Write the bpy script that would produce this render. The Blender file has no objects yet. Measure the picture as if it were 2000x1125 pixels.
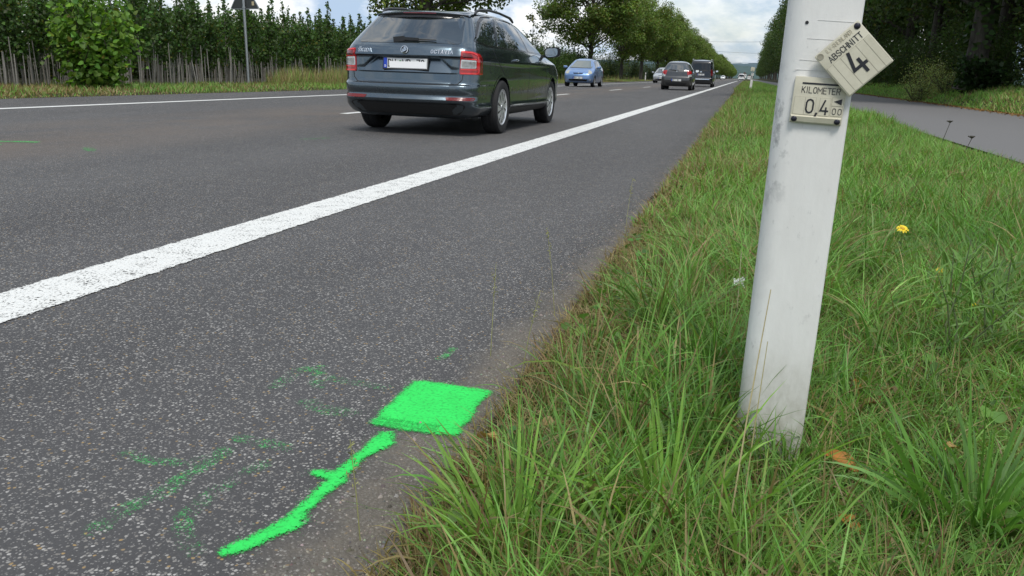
import bpy, bmesh, math, random
import numpy as np
from mathutils import Vector, Matrix
from mathutils.bvhtree import BVHTree

# ------------------------------------------------------------------ camera, sky, sun, exposure
sc = bpy.context.scene
col = sc.collection
random.seed(7)
rng = np.random.default_rng(11)
R = math.radians

cam_d = bpy.data.cameras.new('camera')
cam = bpy.data.objects.new('camera', cam_d)
col.objects.link(cam)
F, VPU, VPV, ROLL, H = 1672.5, 1456.3, 153.2, .034, .743
Yv = Vector((VPU - 1000, VPV - 562.5, F)).normalized()
av = Vector((-1000, VPV - ROLL * VPU - 562.5, F))
Zv = Yv.cross(av).normalized()
if Zv.y > 0:
    Zv = -Zv
Xv = Yv.cross(Zv)
rot = Matrix(((Xv.x, -Xv.y, -Xv.z), (Yv.x, -Yv.y, -Yv.z), (Zv.x, -Zv.y, -Zv.z)))
cam.matrix_world = Matrix.Translation((0, 0, H)) @ rot.to_4x4()
cam_d.sensor_width = 36.0
cam_d.lens = 36.0 * F / 2000
cam_d.clip_start = .05
cam_d.clip_end = 9000
sc.camera = cam

SUN_EL, SUN_AZ = R(57), R(158)          # azimuth measured clockwise from +Y (road direction)
w = bpy.data.worlds.new('World')
sc.world = w
w.use_nodes = True
nt = w.node_tree
nt.nodes.clear()
N = nt.nodes.new
L = nt.links.new
out = N('ShaderNodeOutputWorld')
bg = N('ShaderNodeBackground')
bg.inputs['Strength'].default_value = .1
sky = N('ShaderNodeTexSky')
sky.sky_type = 'NISHITA'
sky.sun_disc = False
sky.sun_elevation = SUN_EL
sky.sun_rotation = SUN_AZ
sky.air_density = 1.0
sky.dust_density = 1.2
tc = N('ShaderNodeTexCoord')
cmb = N('ShaderNodeMapping')                 # puffy heaps, a little flattened
cmb.inputs['Scale'].default_value = (1, 1, 2.3)
L(tc.outputs['Generated'], cmb.inputs['Vector'])
n1 = N('ShaderNodeTexNoise')
n1.inputs['Scale'].default_value = 3.6
n1.inputs['Detail'].default_value = 9
n1.inputs['Roughness'].default_value = .55
n1.inputs['Distortion'].default_value = .1
L(cmb.outputs[0], n1.inputs['Vector'])
rmp = N('ShaderNodeValToRGB')              # how much cloud covers the blue
rmp.color_ramp.elements[0].position = .41
rmp.color_ramp.elements[0].color = (.42, .42, .42, 1)
rmp.color_ramp.elements[1].position = .55
L(n1.outputs['Fac'], rmp.inputs[0])
n2 = N('ShaderNodeTexNoise')
n2.inputs['Scale'].default_value = 8.5
n2.inputs['Detail'].default_value = 7
n2.inputs['Roughness'].default_value = .6
L(cmb.outputs[0], n2.inputs['Vector'])
crp = N('ShaderNodeValToRGB')              # cloud: grey bellies and white tops
crp.color_ramp.elements[0].position = .42
crp.color_ramp.elements[0].color = (4.0, 5.2, 6.8, 1)
crp.color_ramp.elements[1].position = .58
crp.color_ramp.elements[1].color = (9.1, 9.2, 9.3, 1)
L(n2.outputs['Fac'], crp.inputs[0])
mix = N('ShaderNodeMixRGB')
L(rmp.outputs[0], mix.inputs[0]); L(sky.outputs[0], mix.inputs[1]); L(crp.outputs[0], mix.inputs[2])
L(mix.outputs[0], bg.inputs['Color'])
L(bg.outputs[0], out.inputs[0])

sun_d = bpy.data.lights.new('sun', 'SUN')
sun_d.energy = 2.0
sun_d.angle = R(18)
sun_d.color = (1.0, .96, .9)
sun = bpy.data.objects.new('sun', sun_d)
col.objects.link(sun)
sd = Vector((math.sin(SUN_AZ) * math.cos(SUN_EL), math.cos(SUN_AZ) * math.cos(SUN_EL), math.sin(SUN_EL)))
sun.rotation_euler = sd.to_track_quat('Z', 'Y').to_euler()

sc.view_settings.view_transform = 'Standard'
sc.view_settings.look = 'None'
sc.view_settings.exposure = 0.32
sc.view_settings.gamma = 1.0
sc.view_settings.use_curve_mapping = False
sc.cycles.use_denoising = True
sc.cycles.max_bounces = 6
sc.cycles.transparent_max_bounces = 8
sc.cycles.caustics_reflective = False
sc.cycles.caustics_refractive = False

# ------------------------------------------------------------------ helpers
def tag(o, label=None, cat=None, group=None, kind=None):
    if label: o['label'] = label
    if cat: o['category'] = cat
    if group: o['group'] = group
    if kind: o['kind'] = kind
    return o

def empty(name, loc=(0, 0, 0), rz=0.0):
    o = bpy.data.objects.new(name, None)
    col.objects.link(o)
    o.location = loc
    o.rotation_euler = (0, 0, rz)
    o.empty_display_size = .2
    return o

def link(name, me, mats, parent=None, loc=None):
    o = bpy.data.objects.new(name, me)
    col.objects.link(o)
    if not isinstance(mats, (list, tuple)): mats = [mats]
    if not len(me.materials):
        for m in mats: me.materials.append(m)
    if parent is not None: o.parent = parent
    if loc is not None: o.location = loc
    return o

def np_mesh(name, V, faces, attr=None, smooth=False, mi=None):
    """V (n,3); faces: list of int arrays (m,k); attr: {name: (n,4) or (n,)}"""
    me = bpy.data.meshes.new(name)
    V = np.ascontiguousarray(V, dtype=np.float32)
    me.vertices.add(len(V))
    me.vertices.foreach_set('co', V.ravel())
    faces = [np.asarray(f, dtype=np.int32) for f in faces if len(f)]
    lv = np.concatenate([f.ravel() for f in faces])
    lt = np.concatenate([np.full(len(f), f.shape[1], np.int32) for f in faces])
    ls = np.concatenate([[0], np.cumsum(lt)[:-1]]).astype(np.int32)
    me.loops.add(len(lv))
    me.loops.foreach_set('vertex_index', lv)
    me.polygons.add(len(lt))
    me.polygons.foreach_set('loop_start', ls)
    me.polygons.foreach_set('loop_total', lt)
    if mi is not None:
        me.polygons.foreach_set('material_index', np.asarray(mi, np.int32))
    if smooth:
        me.polygons.foreach_set('use_smooth', np.ones(len(lt), dtype=bool))
    me.update(calc_edges=True)
    for k, a in (attr or {}).items():
        a = np.asarray(a, np.float32)
        if a.ndim == 1:
            at = me.attributes.new(k, 'FLOAT', 'POINT'); at.data.foreach_set('value', a)
        else:
            at = me.attributes.new(k, 'FLOAT_COLOR', 'POINT')
            at.data.foreach_set('color', np.ascontiguousarray(a).ravel())
    return me

class MB:
    """collects simple shapes into one mesh"""
    def __init__(s): s.v = []; s.f = []
    def add(s, vs, fs):
        b = len(s.v); s.v += [tuple(v) for v in vs]; s.f += [tuple(i + b for i in f) for f in fs]; return s
    def box(s, c, d, rz=0.0, ry=0.0, rx=0.0):
        M = Matrix.Translation(c) @ Matrix.Rotation(rz, 4, 'Z') @ Matrix.Rotation(ry, 4, 'Y') @ Matrix.Rotation(rx, 4, 'X')
        vs = [M @ Vector((x * d[0] / 2, y * d[1] / 2, z * d[2] / 2)) for z in (-1, 1) for y in (-1, 1) for x in (-1, 1)]
        return s.add(vs, [(0, 2, 3, 1), (4, 5, 7, 6), (0, 1, 5, 4), (2, 6, 7, 3), (0, 4, 6, 2), (1, 3, 7, 5)])
    def tube(s, pts, rad, n=8, cap=True):
        pts = [Vector(p) for p in pts]
        if not isinstance(rad, (list, tuple)): rad = [rad] * len(pts)
        vs = []; fs = []; up = None
        for i, p in enumerate(pts):
            t = (pts[min(i + 1, len(pts) - 1)] - pts[max(i - 1, 0)]).normalized()
            if up is None:
                up = Vector((1, 0, 0)) if abs(t.x) < .8 else Vector((0, 1, 0))
            a = (up - t * up.dot(t)).normalized(); b = t.cross(a); up = a
            for k in range(n):
                q = 2 * math.pi * k / n
                vs.append(p + (a * math.cos(q) + b * math.sin(q)) * rad[i])
        for i in range(len(pts) - 1):
            for k in range(n):
                fs.append((i * n + k, i * n + (k + 1) % n, (i + 1) * n + (k + 1) % n, (i + 1) * n + k))
        if cap:
            fs.append(tuple(range(n - 1, -1, -1))); e = (len(pts) - 1) * n
            fs.append(tuple(range(e, e + n)))
        return s.add(vs, fs)
    def lathe(s, prof, n=24, axis='X', c=(0, 0, 0)):
        """prof: list of (radius, offset along axis)"""
        vs = []; fs = []
        for r_, a in prof:
            for k in range(n):
                q = 2 * math.pi * k / n
                p = (a, r_ * math.cos(q), r_ * math.sin(q))
                if axis == 'Z': p = (r_ * math.cos(q), r_ * math.sin(q), a)
                if axis == 'Y': p = (r_ * math.sin(q), a, r_ * math.cos(q))
                vs.append((p[0] + c[0], p[1] + c[1], p[2] + c[2]))
        m = len(prof)
        for i in range(m - 1):
            for k in range(n):
                fs.append((i * n + k, i * n + (k + 1) % n, (i + 1) * n + (k + 1) % n, (i + 1) * n + k))
        return s.add(vs, fs)
    def prism(s, poly, z0, z1):
        n = len(poly)
        vs = [(x, y, z0) for x, y in poly] + [(x, y, z1) for x, y in poly]
        fs = [tuple(range(n - 1, -1, -1)), tuple(range(n, 2 * n))] + [(i, (i + 1) % n, n + (i + 1) % n, n + i) for i in range(n)]
        return s.add(vs, fs)
    def mesh(s, name, smooth=None):
        me = bpy.data.meshes.new(name)
        me.from_pydata(s.v, [], s.f)
        me.update()
        if smooth is not None:
            bm = bmesh.new(); bm.from_mesh(me); bmesh.ops.recalc_face_normals(bm, faces=bm.faces); bm.to_mesh(me); bm.free()
            me.polygons.foreach_set('use_smooth', np.ones(len(me.polygons), dtype=bool))
            me.set_sharp_from_angle(angle=R(smooth))
        return me
    def build(s, name, mats, parent=None, loc=None, smooth=None):
        return link(name, s.mesh(name, smooth), mats, parent, loc)

def bevel_mesh(me, width, seg=2, ang=30):
    bm = bmesh.new(); bm.from_mesh(me)
    bmesh.ops.recalc_face_normals(bm, faces=bm.faces)
    es = [e for e in bm.edges if len(e.link_faces) == 2 and e.calc_face_angle(0) > R(ang)]
    bmesh.ops.bevel(bm, geom=es, offset=width, segments=seg, affect='EDGES', profile=.6, clamp_overlap=True)
    bm.to_mesh(me); bm.free()
    me.polygons.foreach_set('use_smooth', np.ones(len(me.polygons), dtype=bool))
    me.set_sharp_from_angle(angle=R(40))
    return me

# value noise for layout
_tab = rng.random((256, 256))
def vnoise(x, y, s=1.0, o=0):
    x = np.asarray(x) * s + 37.3 + o * 17.7; y = np.asarray(y) * s + 91.7 + o * 5.1
    xi = np.floor(x).astype(int); yi = np.floor(y).astype(int)
    fx = x - xi; fy = y - yi
    fx = fx * fx * (3 - 2 * fx); fy = fy * fy * (3 - 2 * fy)
    g = lambda a, b: _tab[a % 256, b % 256]
    return (g(xi, yi) * (1 - fx) + g(xi + 1, yi) * fx) * (1 - fy) + (g(xi, yi + 1) * (1 - fx) + g(xi + 1, yi + 1) * fx) * fy

# ------------------------------------------------------------------ materials
class NT:
    def __init__(s, name):
        s.m = bpy.data.materials.new(name); s.m.use_nodes = True
        s.t = s.m.node_tree; s.p = s.t.nodes['Principled BSDF']; s.o = s.t.nodes['Material Output']
    def n(s, k, **kw):
        nd = s.t.nodes.new(k)
        for a, b in kw.items():
            if a.startswith('i_'):
                key = a[2:].replace('_', ' ')
                nd.inputs[key].default_value = b
            else: setattr(nd, a, b)
        return nd
    def l(s, a, b): s.t.links.new(a, b)
    def noise(s, scale, detail=4, rough=.5, vec=None, dist=0.0):
        nd = s.n('ShaderNodeTexNoise'); nd.inputs['Scale'].default_value = scale
        nd.inputs['Detail'].default_value = detail; nd.inputs['Roughness'].default_value = rough
        nd.inputs['Distortion'].default_value = dist
        if vec is not None: s.l(vec, nd.inputs['Vector'])
        return nd
    def ramp(s, fac, stops):
        r_ = s.n('ShaderNodeValToRGB'); cr = r_.color_ramp
        while len(cr.elements) < len(stops): cr.elements.new(.5)
        for e, (p, c) in zip(cr.elements, stops):
            e.position = p
            e.color = (c, c, c, 1) if isinstance(c, (int, float)) else (*c, 1)
        s.l(fac, r_.inputs[0]); return r_
    def mix(s, f, a, b, mode='MIX'):
        m = s.n('ShaderNodeMixRGB', blend_type=mode)
        for sock, v in zip(m.inputs, (f, a, b)):
            if isinstance(v, (int, float)): sock.default_value = v
            elif isinstance(v, tuple): sock.default_value = (*v, 1)
            else: s.l(v, sock)
        return m.outputs[0]
    def math(s, op, a, b=0.0, clamp=False):
        m = s.n('ShaderNodeMath', operation=op); m.use_clamp = clamp
        for sock, v in zip(m.inputs, (a, b)):
            if isinstance(v, (int, float)): sock.default_value = v
            else: s.l(v, sock)
        return m.outputs[0]
    def pos(s): return s.n('ShaderNodeNewGeometry').outputs['Position']
    def obj(s): return s.n('ShaderNodeTexCoord').outputs['Object']
    def scale(s, v, x, y, z):
        mp = s.n('ShaderNodeMapping'); mp.inputs['Scale'].default_value = (x, y, z); s.l(v, mp.inputs['Vector']); return mp.outputs[0]
    def bump(s, h, dist, strength=1.0):
        b = s.n('ShaderNodeBump'); b.inputs['Distance'].default_value = dist; b.inputs['Strength'].default_value = strength
        s.l(h, b.inputs['Height']); s.l(b.outputs[0], s.p.inputs['Normal']); return b
    def set(s, **kw):
        for k, v in kw.items():
            key = k.replace('_', ' ')
            if isinstance(v, tuple): s.p.inputs[key].default_value = (*v, 1)
            elif isinstance(v, (int, float)): s.p.inputs[key].default_value = v
            else: s.l(v, s.p.inputs[key])
        return s

def plain(name, c, rough=.5, metal=0.0, var=.12, scale=25, coat=0.0, spec=.5, bump=0.0):
    t = NT(name)
    nz = t.noise(scale, 5, .6, t.obj())
    lo = tuple(x * (1 - var) for x in c); hi = tuple(min(1, x * (1 + var)) for x in c)
    t.set(Base_Color=t.mix(nz.outputs['Fac'], lo, hi), Metallic=metal, Coat_Weight=coat)
    t.p.inputs['Specular IOR Level'].default_value = spec
    r2 = t.ramp(nz.outputs['Fac'], [(.2, max(0, rough - .06)), (.8, min(1, rough + .06))])
    t.l(r2.outputs[0], t.p.inputs['Roughness'])
    t.p.inputs['Coat Roughness'].default_value = .04
    if bump: t.bump(nz.outputs['Fac'], bump)
    return t.m

def asphalt(name, path=False):
    t = NT(name)
    pos = t.pos()
    vo = t.n('ShaderNodeTexVoronoi', voronoi_dimensions='2D'); vo.inputs['Scale'].default_value = 140
    wob = t.noise(60, 2, .5, pos)
    pv = t.n('ShaderNodeVectorMath', operation='MULTIPLY_ADD')
    t.l(wob.outputs['Color'], pv.inputs[0]); pv.inputs[1].default_value = (.006, .006, 0); t.l(pos, pv.inputs[2])
    t.l(pv.outputs[0], vo.inputs['Vector'])
    vo2 = t.n('ShaderNodeTexVoronoi', voronoi_dimensions='2D'); vo2.inputs['Scale'].default_value = 290
    t.l(pos, vo2.inputs['Vector'])
    sepc = t.n('ShaderNodeSeparateColor'); t.l(vo.outputs['Color'], sepc.inputs[0])
    sepc2 = t.n('ShaderNodeSeparateColor'); t.l(vo2.outputs['Color'], sepc2.inputs[0])
    big = t.noise(.9, 4, .55, t.scale(pos, 1, .22, 1))
    med = t.noise(7, 4, .6, pos)
    fine = t.noise(420, 2, .6, pos)
    binder = t.mix(fine.outputs['Fac'], (.033, .032, .033), (.072, .070, .070))
    binder = t.mix(t.ramp(big.outputs['Fac'], [(.35, 0), (.65, 1)]).outputs[0], binder, t.mix(.6, binder, (.088, .086, .086)))
    # pale chippings: only some cells, only their middles
    sel = t.ramp(sepc.outputs[0], [(.735, 0), (.775, 1)])
    ctr = t.ramp(vo.outputs['Distance'], [(.30, 1), (.46, 0)])
    stone = t.mix(sepc.outputs[1], (.18, .168, .15), (.43, .415, .39))
    stone = t.mix(t.ramp(sepc.outputs[2], [(.86, 0), (.9, 1)]).outputs[0], stone, (.32, .22, .10))
    m1 = t.math('MULTIPLY', sel.outputs[0], ctr.outputs[0])
    sel2 = t.ramp(sepc2.outputs[0], [(.80, 0), (.84, 1)])
    ctr2 = t.ramp(vo2.outputs['Distance'], [(.3, 1), (.5, 0)])
    m2 = t.math('MULTIPLY', sel2.outputs[0], ctr2.outputs[0])
    stone2 = t.mix(sepc2.outputs[1], (.12, .115, .11), (.33, .32, .30))
    dens = t.ramp(med.outputs['Fac'], [(.25, .35), (.6, 1)])
    if path:
        c = t.mix(t.math('MULTIPLY', m2, .5), t.mix(.85, binder, (.165, .160, .156)), stone2)
        c = t.mix(t.math('MULTIPLY', m1, .15), c, stone)
    else:
        c = t.mix(t.math('MULTIPLY', m2, .8), binder, stone2)
        c = t.mix(t.math('MULTIPLY', m1, dens.outputs[0]), c, stone)
    sx = t.n('ShaderNodeSeparateXYZ'); t.l(pos, sx.inputs[0])
    if not path:
        # worn, dusty strip along the grass edge
        e1 = t.noise(5, 4, .6, pos)
        xe = t.math('ADD', sx.outputs[0], t.math('MULTIPLY', t.math('SUBTRACT', e1.outputs['Fac'], .5), .26))
        xe = t.math('SUBTRACT', xe, t.ramp(t.math('MULTIPLY', sx.outputs[1], .1), [(.15, .02), (.45, .13)]).outputs[0])
        dust = t.ramp(t.math('ADD', xe, 1.0), [(.32, 0), (.42, 1)])
        dn = t.noise(90, 6, .7, pos)
        dcol = t.mix(t.noise(11, 4, .6, pos).outputs['Fac'], t.mix(dn.outputs['Fac'], (.075, .069, .060), (.165, .148, .126)), t.mix(dn.outputs['Fac'], (.105, .093, .076), (.25, .215, .172)))
        dcol = t.mix(t.math('MULTIPLY', m2, .35), dcol, stone2)
        dcol = t.mix(t.math('MULTIPLY', m1, t.ramp(dn.outputs['Fac'], [(.5, 0), (.6, .5)]).outputs[0]), dcol, stone)
        c = t.mix(t.math('MULTIPLY', dust.outputs[0], .88), c, dcol)
        # brown dirt bands in the far lane and by the left verge
        b1 = t.noise(.55, 5, .65, t.scale(pos, 1, .5, 1))
        bx = t.ramp(t.math('MULTIPLY', t.math('ADD', sx.outputs[0], 12.5), .1), [(.47, 0), (.58, 1), (.68, 1), (.8, 0)])
        bm = t.math('MULTIPLY', bx.outputs[0], t.ramp(b1.outputs['Fac'], [(.38, 0), (.58, .95)]).outputs[0])
        c = t.mix(bm, c, t.mix(.6, c, (.150, .116, .088)))
    t.set(Base_Color=c, Roughness=.83)
    t.p.inputs['Specular IOR Level'].default_value = .35
    hgt = t.math('ADD', t.math('MULTIPLY', vo.outputs['Distance'], -.6), t.math('MULTIPLY', fine.outputs['Fac'], .4))
    t.bump(hgt, .003 if not path else .0015, .8)
    return t.m

def line_paint(name, c=(.76, .76, .72), wear=.5, edge=None):
    """road paint with chips missing; edge=(x0, halfwidth) frays the long edges"""
    t = NT(name)
    pos = t.pos()
    a = t.noise(120, 5, .65, t.scale(pos, 1, .7, 1))
    b = t.noise(14, 4, .6, pos)
    chips = t.math('ADD', t.math('MULTIPLY', a.outputs['Fac'], .75), t.math('MULTIPLY', b.outputs['Fac'], .35))
    if edge:
        sx = t.n('ShaderNodeSeparateXYZ'); t.l(pos, sx.inputs[0])
        d = t.math('ABSOLUTE', t.math('SUBTRACT', sx.outputs[0], edge[0]))
        d = t.math('DIVIDE', d, edge[1])
        d = t.math('ADD', d, t.math('MULTIPLY', t.math('SUBTRACT', t.noise(16, 4, .7, pos).outputs['Fac'], .45), .22))
        e = t.ramp(d, [(.82, 0), (.99, .42)])
        chips = t.math('SUBTRACT', chips, e.outputs[0])
    mask = t.ramp(chips, [(wear - .16, 0), (wear - .10, 1)])
    d1 = t.noise(35, 5, .7, pos)
    base = t.mix(d1.outputs['Fac'], tuple(x * .84 for x in c), c)
    base = t.mix(t.ramp(a.outputs['Fac'], [(.36, .55), (.46, 0)]).outputs[0], base, (.25, .245, .235))
    t.set(Base_Color=base, Roughness=.75)
    t.bump(a.outputs['Fac'], .002, .7)
    tr = t.n('ShaderNodeBsdfTransparent'); mx = t.n('ShaderNodeMixShader')
    t.l(mask.outputs[0], mx.inputs[0]); t.l(tr.outputs[0], mx.inputs[1]); t.l(t.p.outputs[0], mx.inputs[2]); t.l(mx.outputs[0], t.o.inputs[0])
    return t.m

def spray_paint(name):
    """green spray: coverage comes from the vertex attribute 'cover'"""
    t = NT(name)
    pos = t.pos()
    at = t.n('ShaderNodeAttribute', attribute_name='cover')
    vo_ = t.n('ShaderNodeTexVoronoi', voronoi_dimensions='2D'); vo_.inputs['Scale'].default_value = 140; t.l(pos, vo_.inputs['Vector'])
    a = t.noise(230, 3, .6, pos); b = t.noise(26, 4, .6, pos); g = t.noise(520, 2, .6, pos)
    v = t.math('ADD', at.outputs['Fac'], t.math('MULTIPLY', t.math('SUBTRACT', a.outputs['Fac'], .5), .55))
    v = t.math('ADD', v, t.math('MULTIPLY', t.math('SUBTRACT', b.outputs['Fac'], .5), .5))
    v = t.math('ADD', v, t.math('MULTIPLY', t.math('SUBTRACT', g.outputs['Fac'], .5), .8))
    pit = t.ramp(t.math('ADD', a.outputs['Fac'], t.math('MULTIPLY', t.math('SUBTRACT', 1.0, vo_.outputs['Distance']), .5)), [(.56, .2), (.64, 0)])
    v = t.math('SUBTRACT', v, pit.outputs[0])
    mask = t.ramp(v, [(.34, 0), (.62, 1)])
    vo = t.n('ShaderNodeTexVoronoi', voronoi_dimensions='2D'); vo.inputs['Scale'].default_value = 140; t.l(pos, vo.inputs['Vector'])
    c = t.mix(t.ramp(v, [(.5, 0), (1.0, 1)]).outputs[0], (.036, .60, .098), (.034, .69, .108))
    c = t.mix(t.ramp(b.outputs['Fac'], [(.35, .35), (.65, 0)]).outputs[0], c, (.03, .46, .07))
    c = t.mix(t.ramp(vo.outputs['Distance'], [(.50, 0), (.70, .35)]).outputs[0], c, (.018, .17, .04))
    c = t.mix(t.math('MULTIPLY', g.outputs['Fac'], .25), c, (.08, .72, .18))
    t.p.inputs['Specular IOR Level'].default_value = .15
    t.set(Base_Color=c, Roughness=.9)
    t.bump(a.outputs['Fac'], .001, .6)
    tr = t.n('ShaderNodeBsdfTransparent'); mx = t.n('ShaderNodeMixShader')
    t.l(mask.outputs[0], mx.inputs[0]); t.l(tr.outputs[0], mx.inputs[1]); t.l(t.p.outputs[0], mx.inputs[2]); t.l(mx.outputs[0], t.o.inputs[0])
    return t.m

def leafy(name, trans=.3, rough=.5, tint=(1, 1, 1), spec=.35):
    """leaf or blade: its own colour comes from the attribute 'col'"""
    t = NT(name)
    at = t.n('ShaderNodeAttribute', attribute_name='col')
    nz = t.noise(9, 3, .6, t.pos())
    c = t.mix(1.0, at.outputs['Color'], t.ramp(nz.outputs['Fac'], [(.3, .82), (.7, 1.12)]).outputs[0], 'MULTIPLY')
    c = t.mix(1.0, c, tint, 'MULTIPLY')
    t.set(Base_Color=c, Roughness=rough)
    t.p.inputs['Specular IOR Level'].default_value = spec
    tl = t.n('ShaderNodeBsdfTranslucent'); t.l(t.mix(1.0, c, (1.25, 1.3, .7), 'MULTIPLY'), tl.inputs[0])
    mx = t.n('ShaderNodeMixShader'); mx.inputs[0].default_value = trans
    t.l(t.p.outputs[0], mx.inputs[1]); t.l(tl.outputs[0], mx.inputs[2]); t.l(mx.outputs[0], t.o.inputs[0])
    return t.m

def soil(name, c1, c2, c3, s=9):
    t = NT(name)
    pos = t.pos()
    a = t.noise(s, 6, .65, pos); b = t.noise(s * 14, 4, .7, pos); d = t.noise(s * .12, 4, .6, pos)
    c = t.mix(t.ramp(a.outputs['Fac'], [(.35, 0), (.65, 1)]).outputs[0], c1, c2)
    c = t.mix(t.ramp(b.outputs['Fac'], [(.45, 0), (.75, .8)]).outputs[0], c, c3)
    c = t.mix(t.ramp(d.outputs['Fac'], [(.3, .25), (.7, 0)]).outputs[0], c, tuple(x * .6 for x in c1))
    t.set(Base_Color=c, Roughness=.95)
    t.p.inputs['Specular IOR Level'].default_value = .1
    t.bump(b.outputs['Fac'], .02, .8)
    return t.m

def bark(name, c1, c2):
    t = NT(name)
    o = t.obj()
    a = t.noise(9, 6, .7, t.scale(o, 1, 1, .18)); b = t.noise(3, 4, .6, o)
    c = t.mix(t.ramp(a.outputs['Fac'], [(.35, 0), (.65, 1)]).outputs[0], c1, c2)
    c = t.mix(t.ramp(b.outputs['Fac'], [(.55, 0), (.75, .6)]).outputs[0], c, (.06, .075, .04))
    t.set(Base_Color=c, Roughness=.9)
    t.bump(a.outputs['Fac'], .03, .9)
    return t.m

M = {}
M['asphalt'] = asphalt('asphalt')
M['path'] = asphalt('path_asphalt', True)
M['line_r'] = line_paint('edge_line_paint', wear=.60, edge=(-2.065, .15))
M['line_f'] = line_paint('far_line_paint', wear=.44)
M['spray'] = spray_paint('green_spray')
M['leaf'] = leafy('leaf', trans=.38)
M['grass'] = leafy('grass_blade', trans=.35, rough=.45)
M['straw'] = leafy('straw', trans=.15, rough=.6)
M['thatch'] = soil('thatch', (.035, .045, .016), (.06, .055, .028), (.11, .09, .05), 12)
M['field'] = soil('field', (.045, .085, .018), (.07, .10, .028), (.10, .10, .04), 2)
M['earth'] = soil('earth', (.05, .042, .028), (.05, .06, .022), (.09, .08, .045), 4)
M['bark'] = bark('bark', (.028, .024, .018), (.085, .075, .058))
M['pale_bark'] = bark('pale_bark', (.13, .12, .10), (.27, .25, .215))
M['twig'] = bark('twig', (.05, .042, .03), (.10, .085, .06))
M['black'] = plain('black_plastic', (.012, .012, .013), .5)
M['steel'] = plain('galvanised_steel', (.33, .35, .36), .45, .6, .15)
# ------------------------------------------------------------------ ground, road, path
XR, XC, XL = -2.065, -5.92, -9.70      # edge line, centre line, far edge line
ROAD_R, ROAD_L = -.46, -11.78
PATH_N, PATH_F = 2.62, 7.0

def gz(x, y):
    x = np.asarray(x, float); y = np.asarray(y, float)
    v = .006 + .05 * vnoise(x, y, 2.3, 1) * np.clip((x + .5) / .4, 0, 1) * np.clip((PATH_N - x) / .3, 0, 1)
    b = np.interp(x, [PATH_F, 7.6, 8.6, 13, 25, 60], [.0, .33, .54, .68, .75, .8]) + .06 * vnoise(x, y, .6, 2)
    l = .004 + .06 * vnoise(x, y, 1.1, 3) * np.clip((-11.8 - x) / .5, 0, 1)
    return np.where(x > PATH_F, b, np.where(x > ROAD_R - .2, v, l))

def sheet(name, xs, ys, zf, mat, kind='structure', smooth=True):
    xs = np.asarray(xs, float); ys = np.asarray(ys, float)
    X, Y = np.meshgrid(xs, ys)
    Z = zf(X, Y) if callable(zf) else np.full_like(X, zf)
    nx, ny = len(xs), len(ys)
    i = np.arange(nx * ny).reshape(ny, nx)
    f = np.stack([i[:-1, :-1], i[:-1, 1:], i[1:, 1:], i[1:, :-1]], -1).reshape(-1, 4)
    me = np_mesh(name, np.stack([X, Y, Z], -1).reshape(-1, 3), [f], smooth=smooth)
    o = link(name, me, mat)
    if kind: o['kind'] = kind
    return o

far_y = np.concatenate([np.linspace(-6, 30, 37), np.linspace(34, 120, 30), np.linspace(140, 900, 20), [1500, 2400]])
sheet('ground', [-4000, -300, -60, 0, 60, 300, 4000], [-400, -60, 0, 100, 400, 1200, 4200], -.06, M['field'])
# carriageway with a ragged right-hand edge
ry = np.concatenate([np.arange(-6, 12, .04), np.linspace(12, 60, 160), np.linspace(62, 900, 60), [1500, 2400]])
re = ROAD_R + .07 * (vnoise(ry * 0, ry, 1.6, 4) - .5) + .06 * (vnoise(ry * 0, ry, 7, 5) - .5)
cols = np.array([ROAD_L - .05, -9.7, -7.8, -5.92, -4, -2.08, -1.2, -.8])
V = np.concatenate([np.stack([np.repeat(cols[None], len(ry), 0), np.repeat(ry[:, None], len(cols), 1), np.full((len(ry), len(cols)), .012)], -1),
                    np.stack([re, ry, np.full(len(ry), .012)], -1)[:, None], np.stack([re + .015, ry, np.full(len(ry), -.05)], -1)[:, None]], 1)
nc = V.shape[1]; ii = np.arange(len(ry) * nc).reshape(-1, nc)
road = link('road', np_mesh('road', V.reshape(-1, 3), [np.stack([ii[:-1, :-1], ii[:-1, 1:], ii[1:, 1:], ii[1:, :-1]], -1).reshape(-1, 4)]), M['asphalt'])
road['kind'] = 'structure'
ROADZ = .012
sheet('verge', np.linspace(ROAD_R - .12, PATH_N + .05, 40), np.concatenate([np.linspace(-3, 8, 110), np.linspace(8.4, 60, 60), np.linspace(70, 2400, 40)]), gz, M['thatch'])
sheet('cycle_path', [PATH_N, 4.2, 5.6, PATH_F], far_y, .05, M['path'])
sheet('bank', np.concatenate([np.linspace(PATH_F - .06, 9, 16), [10, 12, 15, 20, 30, 60, 200]]), np.concatenate([np.linspace(-6, 80, 110), np.linspace(90, 2400, 40)]), gz, M['earth'])
sheet('far_verge', np.concatenate([[-70, -40, -25, -20], np.linspace(-17, ROAD_L, 14)]), far_y, gz, M['earth'])

# painted lines
e = sheet('edge_line', [XR - .15, XR, XR + .15], far_y, ROADZ + .004, M['line_r'])
e2 = sheet('edge_line', [XL - .09, XL + .09], far_y, ROADZ + .004, M['line_f'])
for k in range(24):
    y0 = 12.3 + 13.72 * k
    sheet('lane_dash', [XC - .07, XC + .07], np.linspace(y0, y0 + 4.1, 4), ROADZ + .004, M['line_f'])

# ------------------------------------------------------------------ green spray marks
def seg_dist(P, a, b):
    a = np.array(a); b = np.array(b); d = b - a
    t = np.clip(((P - a) @ d) / max(d @ d, 1e-9), 0, 1)
    return np.linalg.norm(P - (a + t[:, None] * d), axis=1)

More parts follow.
